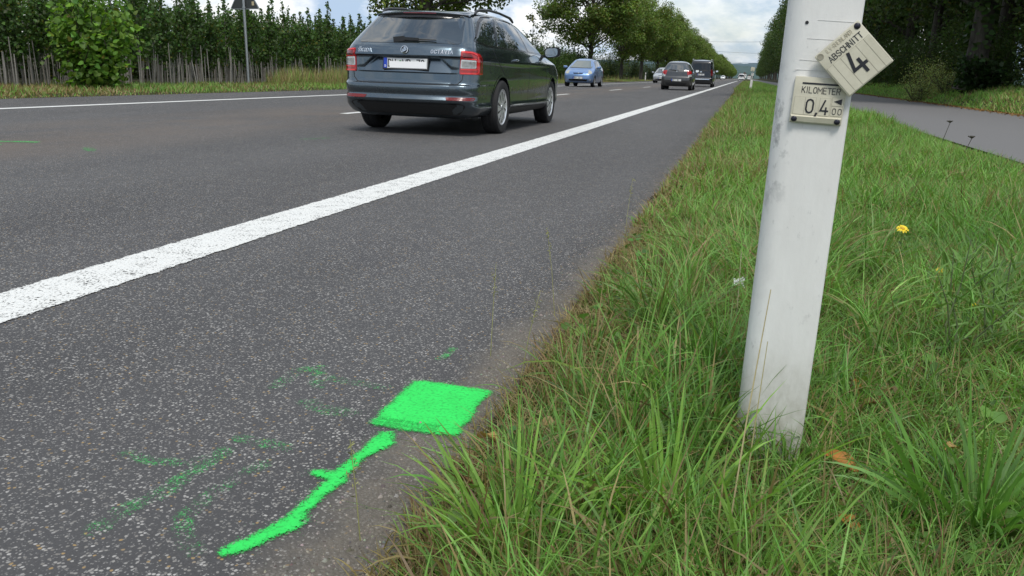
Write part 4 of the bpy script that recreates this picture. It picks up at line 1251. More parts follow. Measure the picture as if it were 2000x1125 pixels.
def stalk(loc, top, r_, c, label, head=None, cat='grass stalk'):
    t = empty('grass_stalk', (loc[0], loc[1], 0)); tag(t, label, cat)
    mid = (top[0] * .45, top[1] * .45, top[2] * .55)
    me = MB().tube([(0, 0, 0), mid, top], [r_, r_ * .8, r_ * .5], 5).mesh('stem', 60)
    at = me.attributes.new('col', 'FLOAT_COLOR', 'POINT'); at.data.foreach_set('color', np.tile(np.array([*c, 1], np.float32), (len(me.vertices), 1)).ravel())
    link('stem', me, M['straw'], t)
    if head:
        n, ln, sz = head
        tt = rng.uniform(0, 1, n)
        d = np.array(top) - np.array(mid); d /= np.linalg.norm(d)
        C = np.array(top)[None] - d[None] * (tt[:, None] * ln) + rng.normal(size=(n, 3)) * sz * .5
        Vv, ff, cc = leaf_cloud(C, sz, rng, vary(c, n, .2), w=.3)
        link('seed_head', np_mesh('seed_head', Vv, ff, {'col': cc}), M['straw'], t)
    return t
ST_ = (.42, .36, .19)
stalk((.035, 1.20), (.035, .18, .42), .0016, ST_, 'long pale dry stalk leaning in front of the foot of the post, longest of two')
stalk((.055, 1.24), (.018, .12, .34), .0013, (.36, .32, .15), 'thin pale dry stalk just right of the longest one before the post')
stalk((.04, 2.45), (-.005, .04, .26), .0016, (.45, .42, .28), 'pale stalk with white scrap rising left of the post')
for i, (x, y, tx, ty, tz, lb) in enumerate([(-.58, 2.06, -.02, .1, .24, 'thin seeding grass stalk on the road edge above the green square'), (-.50, 2.5, -.05, .06, .27, 'pale seeding grass stalk leaning over the asphalt edge'), (-.46, 1.9, .02, .1, .22, 'short seeding grass stalk at the road edge right of the green square'), (-.45, 3.7, .01, .1, .3, 'seeding grass stalk on the verge edge farther up the road'), (-.52, 1.12, -.04, .05, .16, 'short green grass stalk over the asphalt at the bottom edge'), (.32, 3.9, .03, 0, .4, 'tall pale grass stalk right of the post on the verge')]):
    stalk((x, y), (tx, ty, tz), .0011, (.26, .26, .10) if i != 5 else ST_, lb, (26, .09, .010))
# yellow daisies
M['petal'] = plain('yellow_petal', (.85, .62, .02), .5)
M['disc'] = plain('yellow_disc', (.62, .36, .015), .7)
M['stemgreen'] = plain('green_stem', (.10, .17, .045), .6)
def daisy(loc, h, rad, label, side=()):
    t = empty('yellow_flower', loc); tag(t, label, 'flower', 'yellow flowers in the verge')
    MB().tube([(0, 0, 0), (.006, .004, h * .5), (0, 0, h)], [.0028, .0022, .0018], 6).build('stem', M['stemgreen'], t)
    hd = empty('flower_head', (0, 0, h)); hd.parent = t; hd.rotation_euler = (R(28), R(8), 0)
    MB().lathe([(rad * .36, -.001), (rad * .33, .003), (rad * .18, .006), (0, .0065)], 14, 'Z').build('disc', M['disc'], hd, smooth=60)
    pm = MB(); wv = rad * .19
    pm.add([(rad * .30, -wv * .5, 0), (rad * .7, -wv, .002), (rad, -wv * .3, -.002), (rad, wv * .3, -.002), (rad * .7, wv, .002), (rad * .30, wv * .5, 0)], [(0, 1, 4, 5), (1, 2, 3, 4)])
    me = pm.mesh('petal')
    for k in range(13):
        o = link('petal', me, M['petal'], hd); o.rotation_euler = (0, R(rng.uniform(-6, 12)), k * 6.283 / 13 + rng.uniform(-.08, .08))
    n = 9; tt = rng.uniform(.15, .8, n)
    a = rng.uniform(0, 6.28, n)
    C = np.stack([np.cos(a) * .02, np.sin(a) * .02, tt * h], 1)
    Vv, ff, cc = leaf_cloud(C, .05, rng, vary((.09, .17, .035), n), w=.25)
    link('leaves', np_mesh('leaves', Vv, ff, {'col': cc}), M['leaf'], t)
    return t
daisy((.672, 3.72, .02), .155, .025, 'yellow daisy-like flower on a thin stem, highest and largest of the yellow flowers')
daisy((.700, 3.12, .02), .115, .015, 'small yellow flower half hidden among green stems right of the post')
daisy((.690, 2.62, .02), .12, .007, 'tiny yellow bud among the narrow leaves of the tall weed')
def weed(loc, h, n, lf, label, c=(.14, .26, .06)):
    t = empty('weed_plant', (loc[0], loc[1], float(gz(*loc)))); tag(t, label, 'weed')
    stems = MB(); Cs = []
    for k in range(4):
        a = k * 1.7 + .4; tip = (math.cos(a) * .05 * k, math.sin(a) * .05 * k, h * (1 - .12 * k))
        p = limb_pts((0, 0, 0), tip, rng, 3, .03); stems.tube(p, [.0034, .0026, .002, .001], 5)
        m = n // 4; q = rng.uniform(.15, 1, m)[:, None]
        Cs.append(np.array(tip)[None] * q + rng.normal(size=(m, 3)) * .012)
    stems.build('stem', plain('weed_stem', (.10, .13, .05), .7), t)
    C = np.concatenate(Cs); az = rng.uniform(0, 6.28, len(C))
    o = blades('leaves', C[:, :2], C[:, 2], rng.uniform(lf * .6, lf * 1.2, len(C)), rng.uniform(.0045, .008, len(C)), az, rng.uniform(.3, 1.0, len(C)), rng.uniform(.0, .9, len(C)), vary(c, len(C), .2), 3, M['grass'], None, .4)
    o.parent = t
    return t
weed((.585, 2.34), .34, 90, .075, 'tall dark green weed with narrow leaves on the left, right of the post')
weed((.705, 2.42), .30, 130, .085, 'bushy narrow-leaved weed right of the other tall weed')
weed((.80, 2.9), .22, 60, .07, 'low narrow-leaved weed near the right picture edge')
# umbels by the path
for i, (x, y, h, lb) in enumerate([(2.18, 10.6, .34, 'dark dried umbel plant standing before the path, taller of two'), (2.12, 9.3, .25, 'dark dried umbel plant standing before the path, shorter of two')]):
    t = empty('umbel_plant', (x, y, 0)); tag(t, lb, 'weed')
    m = MB().tube([(0, 0, 0), (.02, 0, h * .5), (.06, 0, h)], [.005, .004, .003], 5)
    for k in range(11):
        a = k * .571; m.tube([(.06, 0, h), (.06 + math.cos(a) * .035 * (.4 + .6 * (k % 2)), math.sin(a) * .035, h + .022)], [.003, .006], 4)
    m.build('stem', plain('dry_stem', (.055, .05, .035), .8), t)
# fallen brown leaves
M['dry_leaf'] = leafy('dry_leaf', .15, .6)
dl = [(.232, 1.552, .045, 'orange dry leaf in the grass below the post, largest of the fallen leaves'), (.372, 1.955, .035, 'brown curled leaf in the litter behind the post foot'), (.302, 1.975, .032, 'small orange leaf right behind the foot of the post'), (.33, 1.88, .028, 'narrow brown leaf in the litter right of the post'), (-.415, 1.463, .038, 'pale yellow dry leaf at the grass edge beside the green square'), (-.40, 1.28, .03, 'small brown leaf in the turf at the road edge'), (-.13, 1.60, .036, 'rust brown leaf standing in the grass left of the post'), (.225, 1.33, .028, 'small rust leaf near the bottom edge below the post'), (.45, 1.69, .03, 'tan leaf beside the big tussock'), (.0, 2.13, .034, 'brown leaf in the grass left of the white post')]
for x, y, s, lb in dl:
    rg = np.random.default_rng(int(abs(x * 999 + y * 77)))
    n = 9; vs = []; fs = []
    for i in range(n):
        t_ = i / (n - 1); wv = s * .38 * math.sin(math.pi * min(1, t_ * .95 + .04)) ** .8
        zc = .01 * math.sin(t_ * 3.0) + rg.normal() * .0012
        for j, k in enumerate((-1, -.4, .4, 1)):
            vs.append(((t_ - .5) * s * 1.5, wv * k, zc + abs(k) ** 2 * s * .22 + rg.normal() * .0012))
        if i:
            b = 4 * i
            for j in range(3): fs.append((b - 4 + j, b - 3 + j, b + 1 + j, b + j))
    cc = np.array((.40, .17, .035) if 'orange' in lb or 'rust' in lb else ((.42, .27, .09) if 'pale' in lb or 'tan' in lb else (.20, .10, .035)))
    me = np_mesh('fallen_leaf', np.array(vs), [np.array(fs)], {'col': np.c_[np.clip(cc[None] * rg.uniform(.75, 1.2, (len(vs), 1)), 0, 1), np.ones(len(vs))]}, True)
    o = link('fallen_leaf', me, M['dry_leaf'], None, (x, y, float(gz(x, y)) + .045)); o.rotation_euler = (rg.uniform(-.5, .5), rg.uniform(-.5, .5), rg.uniform(0, 6.28))
    tag(o, lb, 'leaf', 'fallen leaves in the verge')
# white paper scrap
rg = np.random.default_rng(8)
vs = [(i * .012 + rg.normal() * .003, j * .012 + rg.normal() * .003, rg.normal() * .009) for i in range(4) for j in range(4)]
fs = [(i * 4 + j, i * 4 + j + 1, i * 4 + j + 5, i * 4 + j + 4) for i in range(3) for j in range(3)]
o = MB().add(vs, fs).build('paper_scrap', plain('white_paper', (.75, .77, .78), .6), None, (.025, 2.80, .10))
tag(o, 'small crumpled white paper scrap caught in the grass left of the post', 'litter')
# ------------------------------------------------------------------ cars
def paint(name, c, metal=.8, rough=.32, dirt=.6):
    t = NT(name)
    o = t.obj()
    fl = t.noise(900, 2, .5, o); d = t.noise(5, 5, .65, o)
    sx = t.n('ShaderNodeSeparateXYZ'); t.l(o, sx.inputs[0])
    cc = t.mix(fl.outputs['Fac'], tuple(x * .85 for x in c), tuple(min(1, x * 1.15) for x in c))
    low = t.math('MULTIPLY', t.ramp(sx.outputs[2], [(.25, .45), (.75, .02)]).outputs[0], t.ramp(d.outputs['Fac'], [(.35, .3), (.7, 1)]).outputs[0])
    cc = t.mix(t.math('MULTIPLY', low, dirt), cc, (.13, .12, .10))
    t.set(Base_Color=cc, Metallic=metal, Coat_Weight=1.0)
    t.p.inputs['Coat Roughness'].default_value = .03
    t.l(t.math('ADD', t.math('MULTIPLY', low, .4), rough), t.p.inputs['Roughness'])
    return t.m
def glass(name, c=(.010, .014, .014), ior=2.5, rough=.015):
    t = NT(name)
    d = t.noise(6, 5, .7, t.obj())
    t.set(Base_Color=t.mix(d.outputs['Fac'], c, tuple(x * 1.6 + .004 for x in c)), Roughness=rough, IOR=ior)
    return t.m
M['glass'] = glass('car_glass')
M['glass_pale'] = glass('pale_windscreen', (.10, .12, .115), 1.8, .06)
M['rubber'] = plain('tyre_rubber', (.016, .016, .017), .85, 0, .25, 40, bump=.001)
M['alloy'] = plain('silver_wheel', (.72, .73, .74), .3, .7)
M['dark_hole'] = plain('wheel_slot', (.01, .01, .01), .7)
M['trim'] = plain('black_trim', (.016, .017, .018), .5, bump=.0004)
M['gloss_black'] = plain('gloss_black', (.008, .009, .010), .12)
M['lamp_red'] = plain('red_lamp', (.36, .012, .014), .12, 0, .3, 60, .8)
M['lamp_bright'] = plain('bright_red_lamp', (.72, .022, .022), .15, 0, .15, 60, .8)
M['lamp_dark'] = plain('dark_red_lamp', (.12, .006, .008), .12, 0, .3, 60, .8)
M['lamp_clear'] = plain('clear_lamp', (.52, .54, .54), .1, .3, .45, 70, .8)
M['lamp_grey'] = plain('ribbed_lamp', (.30, .30, .29), .12, .3, .75, 38, .8)
M['reflect_red'] = plain('red_reflector', (.16, .014, .014), .25)
M['chrome'] = plain('chrome', (.62, .64, .66), .12, 1.0)
M['plate_white'] = plain('number_plate_white', (.66, .67, .66), .35)
M['cover_white'] = plain('white_cover', (.86, .86, .86), .5, 0, .02)
M['plate_blue'] = plain('number_plate_blue', (.012, .05, .42), .35)
M['plate_yellow'] = plain('number_plate_star', (.75, .62, .05), .4)
M['seal'] = plain('seal_green', (.03, .22, .05), .5)
M['orange'] = plain('amber', (.6, .25, .05), .2)

def interp_keys(keys, z, sig=0.0):
    k = np.array(keys, float)
    v = np.interp(z, k[:, 0], k[:, 1])
    if sig:
        zz = np.linspace(k[0, 0], k[-1, 0], 900)
        vv = np.interp(zz, k[:, 0], k[:, 1])
        dz = zz[1] - zz[0]; m = int(3 * sig / dz) + 1
        g = np.exp(-.5 * (np.arange(-m, m + 1) * dz / sig) ** 2); g /= g.sum()
        vp = np.concatenate([2 * vv[0] - vv[1:m + 1][::-1], vv, 2 * vv[-1] - vv[-m - 1:-1][::-1]])
        v = np.interp(z, zz, np.convolve(vp, g, 'valid'))
    return v

def car_shell(P):
    z = np.array(P['levels'])
    g = lambda k, s=0.0: interp_keys(P[k], z, s)
    wv, yr, yf = g('w', P.get('sw', .012)), g('yr', P.get('sr', .006)), g('yf', .012)
    crr, cry, kr = g('crr'), g('cry'), g('kr')
    cfr, cfy, kf = g('cfr'), g('cfy'), g('kf')
    tr, tf = g('tr'), g('tf')
    NR, NC, NS, NF = P.get('N', (30, 10, 40, 12))
    rings = []
    for i, zz in enumerate(z):
        wr = wv[i] - tr[i]; wf = wv[i] - tf[i]
        a = min(crr[i], wr * .92); b = min(cfr[i], wf * .92)
        x = np.linspace(0, wr - a, NR); y = yr[i] + kr[i] * (x / max(wv[i], .01)) ** 2
        dy = np.array([P['rear_fn'](q, zz) for q in x]) if 'rear_fn' in P else 0
        pts = [np.stack([x, y + dy], 1)]
        yc = y[-1]; t = np.linspace(0, math.pi / 2, NC + 1)[1:]
        e = .82
        xx = wr - a + a * np.sin(t) ** e; yy = yc + cry[i] * (1 - np.cos(t) ** e)
        pts.append(np.stack([xx, yy], 1))
        y1 = yc + cry[i]
        xf = np.linspace(wf - b, 0, NF); yfc = yf[i] - kf[i] * ((wf - b) / max(wv[i], .01)) ** 2
        y2 = yfc - cfy[i]
        s = np.linspace(0, 1, NS + 1)[1:-1]
        bulge = (tr[i] + tf[i]) / 2
        pts.append(np.stack([wr + (wf - wr) * s + bulge * 4 * s * (1 - s), y1 + (y2 - y1) * s], 1))
        t = np.linspace(math.pi / 2, 0, NC + 1)[:-1]
        pts.append(np.stack([wf - b + b * np.sin(t) ** e, yfc - cfy[i] * (1 - np.cos(t) ** e)], 1))
        pts.append(np.stack([xf, yf[i] - kf[i] * (xf / max(wv[i], .01)) ** 2], 1))
        h = np.concatenate(pts)
        full = np.concatenate([h, (h * [-1, 1])[1:-1][::-1]])
        rings.append(np.c_[full, np.full(len(full), zz)])
    n = len(rings[0]); m = len(rings)
    V = np.concatenate(rings)
    ii = np.arange(n * m).reshape(m, n)
    jj = np.roll(ii, -1, 1)
    f = np.stack([ii[:-1], jj[:-1], jj[1:], ii[1:]], -1).reshape(-1, 4)
    faces = [tuple(q) for q in f.tolist()] + [tuple(ii[0][::-1].tolist()), tuple(ii[-1].tolist())]
    return V, faces

def cut_wells(V, faces, wells):
    me = bpy.data.meshes.new('shell'); me.from_pydata(V.tolist(), [], faces); me.update()
    bm = bmesh.new(); bm.from_mesh(me); bmesh.ops.recalc_face_normals(bm, faces=bm.faces); bm.to_mesh(me); bm.free()
    bvh = BVHTree.FromPolygons([Vector(v) for v in V], faces)
    me.materials.append(M['trim']); me.materials.append(M['trim'])
    a = bpy.data.objects.new('shell', me); col.objects.link(a)
    mb = MB()
    for s in (-1, 1):
        for y, z, r_, xi in wells:
            k = 40; vs = []
            for xx in (s * xi, s * 1.4):
                for q in range(k): vs.append((xx, y + r_ * math.cos(6.28318 * q / k), z + r_ * math.sin(6.28318 * q / k)))
            fs = [(q, (q + 1) % k, k + (q + 1) % k, k + q) for q in range(k)] + [tuple(range(k - 1, -1, -1)), tuple(range(k, 2 * k))]
            mb.add(vs, fs)
    cm = mb.mesh('cutter')
    bm = bmesh.new(); bm.from_mesh(cm); bmesh.ops.recalc_face_normals(bm, faces=bm.faces); bm.to_mesh(cm); bm.free()
    cm.materials.append(M['trim']); cm.materials.append(M['trim'])
    cm.polygons.foreach_set('material_index', np.ones(len(cm.polygons), np.int32))
    c = bpy.data.objects.new('cutter', cm); col.objects.link(c)
    md = a.modifiers.new('b', 'BOOLEAN'); md.operation = 'DIFFERENCE'; md.object = c; md.solver = 'EXACT'
    bpy.context.view_layer.update()
    dg = bpy.context.evaluated_depsgraph_get()
    out_ = bpy.data.meshes.new_from_object(a.evaluated_get(dg))
    bpy.data.objects.remove(a); bpy.data.objects.remove(c)
    return out_, bvh

def densify(poly, d):
    o = []
    n = len(poly)
    for i in range(n):
        a = np.array(poly[i]); b = np.array(poly[(i + 1) % n]); k = max(1, int(np.linalg.norm(b - a) / d))
        o += [tuple(a + (b - a) * j / k) for j in range(k)]
    return o
def rpoly(poly, r_):
    """round the corners of a polygon"""
    o = []; n = len(poly)
    for i in range(n):
        p = np.array(poly[i], float); a = np.array(poly[i - 1], float) - p; b = np.array(poly[(i + 1) % n], float) - p
        q = min(r_, np.linalg.norm(a) * .45, np.linalg.norm(b) * .45)
        s = p + a / np.linalg.norm(a) * q; e = p + b / np.linalg.norm(b) * q
        for t in (0, .25, .5, .75, 1): o.append(tuple((1 - t) ** 2 * s + 2 * t * (1 - t) * p + t * t * e))
    return o
RAY = {
 'rear': lambda a, b: (Vector((a, -5, b)), Vector((0, 1, 0))),
 'front': lambda a, b: (Vector((a, 5, b)), Vector((0, -1, 0))),
 'right': lambda a, b: (Vector((3, a, b)), Vector((-1, 0, 0))),
 'left': lambda a, b: (Vector((-3, a, b)), Vector((1, 0, 0))),
 'top': lambda a, b: (Vector((a, b, 4)), Vector((0, 0, -1))),
}
def corner_ray(px, py, s, fr=-1):
    def f(a, b):
        q = a / .0065 * math.pi / 180
        d = Vector((s * math.sin(q), fr * math.cos(q), 0))
        return Vector((s * px, py, b)) + d * 3, -d
    return f
def patch(bvh, poly, ray, off=.002, thick=.008, d=.035, name='patch', rings=(1, .8, .6, .4, .2)):
    poly = densify(poly, d); n = len(poly); c = np.mean(poly, 0)
    rf = RAY[ray] if isinstance(ray, str) else ray
    vs = []; fs = []
    def hit(p, o_):
        o, dr = rf(p[0], p[1]); h = bvh.ray_cast(o, dr)
        loc = h[0] if h[0] is not None else o + dr * 3
        return loc - dr * o_, dr
    for p in poly:
        l, dr = hit(p, off); vs.append(l + dr * thick)
    for r_ in rings:
        for p in poly:
            vs.append(hit(c + (np.array(p) - c) * r_, off)[0])
    vs.append(hit(c, off)[0])
    m = len(rings) + 1
    for k in range(m - 1):
        for i in range(n):
            fs.append((k * n + i, k * n + (i + 1) % n, (k + 1) * n + (i + 1) % n, (k + 1) * n + i))
    e = (m - 1) * n; last = m * n
    for i in range(n): fs.append((e + i, e + (i + 1) % n, last))
    mb = MB(); mb.add(vs, fs); return mb
def stripe(bvh, pts, ray, wd, off=.0012, d=.04, name='seam'):
    """thin strip following the body"""
    P = []
    for i in range(len(pts) - 1):
        a, b = np.array(pts[i]), np.array(pts[i + 1]); k = max(1, int(np.linalg.norm(b - a) / d))
        P += [a + (b - a) * j / k for j in range(k)]
    P.append(np.array(pts[-1]))
    rf = RAY[ray] if isinstance(ray, str) else ray
    vs = []; fs = []
    for i, p in enumerate(P):
        t = P[min(i + 1, len(P) - 1)] - P[max(i - 1, 0)]; t = t / np.linalg.norm(t); nn = np.array([-t[1], t[0]])
        for s in (-.5, .5):
            q = p + nn * wd * s; o, dr = rf(q[0], q[1]); h = bvh.ray_cast(o, dr)
            vs.append((h[0] if h[0] is not None else o + dr * 3) - dr * off)
        if i: fs.append((2 * i - 2, 2 * i - 1, 2 * i + 1, 2 * i))
    return MB().add(vs, fs)
def mir(poly): return [(-a, b) for a, b in poly]

wheel_cache = {}
def wheel(car, x, y, r_, side, seed=0):
    key = round(r_, 3)
    if key not in wheel_cache:
        k = r_ / .316; wd = .102
        ty = MB().lathe([(.205 * k, -.07), (.222 * k, -wd * .93), (.262 * k, -wd), (.298 * k, -wd * .97), (.311 * k, -wd * .80), (.3145 * k, -wd * .55), (.3115 * k, -wd * .52), (.3115 * k, -wd * .45), (.3155 * k, -wd * .42), (.316 * k, -.012), (.312 * k, -.009), (.312 * k, .009), (.316 * k, .012), (.3155 * k, wd * .42), (.3115 * k, wd * .45), (.3115 * k, wd * .52), (.3145 * k, wd * .55), (.311 * k, wd * .80), (.298 * k, wd * .97), (.262 * k, wd), (.222 * k, wd * .93), (.205 * k, .07)], 40).mesh('tyre', 40)
        rm = MB().lathe([(.212 * k, .070), (.214 * k, .090), (.206 * k, .093), (.198 * k, .082), (.190 * k, .078), (.12 * k, .086), (.06 * k, .088), (.045 * k, .084), (0, .084)], 40).mesh('rim', 40)
        sl = MB()
        for q in range(10):
            a = q * .62832; da = .115
            pts = []
            for rr, d0, d1 in ((.075, -.05, .05), (.13, -.09, .03), (.182, -.165, .02)):
                pts.append((rr * k, a + d0, a + d1))
            vs = [(xx, rr * math.cos(t), rr * math.sin(t)) for rr, t0, t1 in pts for t in (t0, t1) for xx in (.0925 - .006 * (rr / .19 / k),)]
            sl.add(vs, [(0, 1, 3, 2), (2, 3, 5, 4)])
        sm = sl.mesh('rim_slot')
        hub = MB().lathe([(.036 * k, .084), (.034 * k, .094), (0, .096)], 20).mesh('hub', 50)
        inner = MB().lathe([(0, -.03), (.205 * k, -.03), (.208 * k, -.07)], 24).mesh('rim_back', 40)
        for me_, m_ in ((ty, 'rubber'), (rm, 'alloy'), (sm, 'dark_hole'), (hub, 'steel'), (inner, 'trim')): me_.materials.append(M[m_])
        wheel_cache[key] = (ty, rm, sm, hub, inner)
    ty, rm, sm, hub, inner = wheel_cache[key]
    w_ = link('wheel', ty, M['rubber'], car, (x * side, y, r_))
    w_.rotation_euler = (seed * 1.1, 0, 0 if side > 0 else math.pi)
    for n_, m_ in (('rim', rm), ('rim_slot', sm), ('hub', hub), ('rim_back', inner)):
        link(n_, m_, M['alloy'], w_)
    return w_

def mirror_part(car, side, y, x, z, col_, s=1.0, front=1):
    mb = MB()
    rows = []
    for k, (dy, sw, sh) in enumerate([(-.055, .98, 1.0), (-.05, 1.0, 1.0), (.0, .97, .95), (.05, .8, .75), (.085, .45, .4)]):
        for q in range(14):
            a = q / 14 * 6.28318
            ex = abs(math.cos(a)) ** .6 * math.copysign(1, math.cos(a)); ez = abs(math.sin(a)) ** .6 * math.copysign(1, math.sin(a))
            rows.append((side * (x + ex * .115 * s * sw), y + dy * s, z + ez * .072 * s * sh + ex * .008))
    fs = [(k * 14 + q, k * 14 + (q + 1) % 14, (k + 1) * 14 + (q + 1) % 14, (k + 1) * 14 + q) for k in range(4) for q in range(14)] + [tuple(range(14)), tuple(range(56, 70))]
    mb.add(rows, fs)
    o = mb.build('door_mirror', col_, car, smooth=40)
    g = MB(); pts = rows[:14]; c = (side * x, y - .058 * s, z)
    vs = [(c[0] + (p[0] - c[0]) * .78 - side * .012, y - .0575 * s, c[2] + (p[2] - c[2]) * .80) for p in pts]
    g.add(vs, [tuple(range(14))]).build('mirror_glass', M['mirror'], o)
    MB().box((side * (x - .13 * s), y + .02, z - .055 * s), (.12 * s, .05 * s, .035 * s)).build('mirror_foot', M['trim'], o)
    return o
M['mirror'] = plain('mirror', (.75, .78, .78), .04, 1.0, .03)

def number_plate(car, y, z, txt, sgn=-1, x=0.0, cover=False, tilt=0.0):
    """sgn -1: on the rear face"""
    p = empty('number_plate', (x, y, z)); p.parent = car
    p.rotation_euler = (R(90 - tilt), 0, 0 if sgn < 0 else R(180))
    me = MB().box((0, 0, .004), (.545, .135, .010)).mesh('plate_frame'); bevel_mesh(me, .003, 1); link('plate_frame', me, M['trim'], p)
    MB().box((.02, 0.003, .0095), (.475, .110, .003)).build('plate_panel', M['plate_white'], p)
    MB().box((-.2390, .003, .0096), (.042, .110, .003)).build('blue_band', M['plate_blue'], p)
    text_mb('D', .022, .005, .0113, .0118, x0=-.2450, y0=-.040).build('country_letter', M['plate_white'], p)
    x0 = -.205
    for part, xx in txt:
        text_mb(part, .076, .0125, .0112, .0118, gap=.20, sx=.86, x0=xx, y0=-.035).build('plate_letters', M['ink'], p)
    MB().lathe([(0, -.0120), (.015, -.0120), (.016, -.0108)], 14, 'Y').build
    s_ = MB().lathe([(0, -.0116), (.0165, -.0116), (.0165, -.0106)], 14, 'Y'); s_.v = [(v[0] - .062, v[2] + .018, -v[1]) for v in s_.v]; s_.build('seal', M['seal'], p)
    if cover:
        me = MB().box((.030, -.012, .0125), (.43, .070, .0012)).mesh('cover_strip'); link('cover_strip', me, M['cover_white'], p)
    return p

# ---- grey estate car
def skoda_rear(x, z):
    ax = abs(x)
    d = 0.0
    # tailgate set into the quarter panels
    def sm(a, b, v): t = min(1, max(0, (v - a) / (b - a))); return t * t * (3 - 2 * t)
    half = .66 - .05 * (1 - sm(.575, .63, z))
    if .57 < z < .70: d += .016 * (1 - sm(half - .012, half, ax)) * sm(.572, .585, z) * (1 - sm(.688, .70, z))
    # plate recess: floor leans back so that it faces the sky
    if .688 < z < .872:
        t = (z - .69) / .175
        hw = .605 - .215 * max(0, t)
        m = 1 - sm(hw - .03, hw, ax)
        d += m * .062 * max(0, t) * (1 - sm(.862, .870, z))
    return d
lv = sorted(set(np.round(np.concatenate([np.linspace(.20, .56, 22), np.linspace(.565, .60, 9), np.linspace(.61, .68, 5), np.linspace(.684, .70, 6), np.linspace(.71, .855, 14), np.linspace(.858, .885, 10), np.linspace(.89, 1.03, 14), np.linspace(1.05, 1.34, 14), np.linspace(1.355, 1.41, 9), [1.418, 1.425, 1.431, 1.435]]), 4).tolist()))
SK = dict(levels=lv, N=(70, 12, 46, 12), sw=.008,
  w=[(.20, .74), (.235, .84), (.29, .880), (.322, .893), (.335, .900), (.36, .886), (.46, .889), (.62, .901), (.80, .905), (.842, .909), (.852, .905), (.95, .868), (.985, .852), (1.0, .845), (1.1, .795), (1.2, .738), (1.3, .676), (1.345, .640), (1.37, .610), (1.392, .565), (1.405, .515), (1.418, .42), (1.428, .29), (1.435, .12)],
  yr=[(.20, -2.17), (.235, -2.27), (.30, -2.33), (.375, -2.385), (.392, -2.402), (.400, -2.404), (.442, -2.374), (.452, -2.372), (.50, -2.392), (.555, -2.392), (.566, -2.386), (.576, -2.362), (.60, -2.352), (.69, -2.345), (.86, -2.340), (.866, -2.344), (.873, -2.368), (.95, -2.340), (.985, -2.318), (1.0, -2.296), (1.02, -2.28), (1.30, -1.905), (1.345, -1.845), (1.37, -1.81), (1.392, -1.72), (1.405, -1.58), (1.418, -1.35), (1.428, -1.0), (1.435, -.7)],
  yf=[(.20, 2.05), (.25, 2.17), (.4, 2.23), (.6, 2.225), (.70, 2.19), (.78, 2.10), (.86, 1.85), (.93, 1.40), (.975, 1.08), (1.0, .98), (1.30, .38), (1.37, .20), (1.392, .06), (1.405, -.06), (1.418, -.22), (1.428, -.42), (1.435, -.62)],
  crr=[(.2, .30), (.9, .28), (1.0, .22), (1.36, .16), (1.435, .05)], cry=[(.2, .24), (.6, .24), (.9, .24), (1.0, .20), (1.3, .14), (1.435, .08)],
  kr=[(.2, .20), (.9, .19), (1.0, .18), (1.3, .13), (1.435, .05)],
  cfr=[(.2, .4), (.9, .4), (1.0, .22), (1.36, .16), (1.435, .05)], cfy=[(.2, .5), (.8, .5), (1.0, .25), (1.36, .15), (1.435, .08)],
  kf=[(.2, .12), (1.0, .14), (1.36, .06), (1.435, .03)],
  rear_fn=skoda_rear, tr=[(.2, .07), (.4, .09), (1.0, .10), (1.36, .08), (1.42, .02), (1.435, .0)], tf=[(.2, .02), (1.0, .03), (1.36, .06), (1.42, .02), (1.435, 0)])
M['paint_grey'] = paint('grey_green_metallic', (.094, .128, .156), .93, .22)
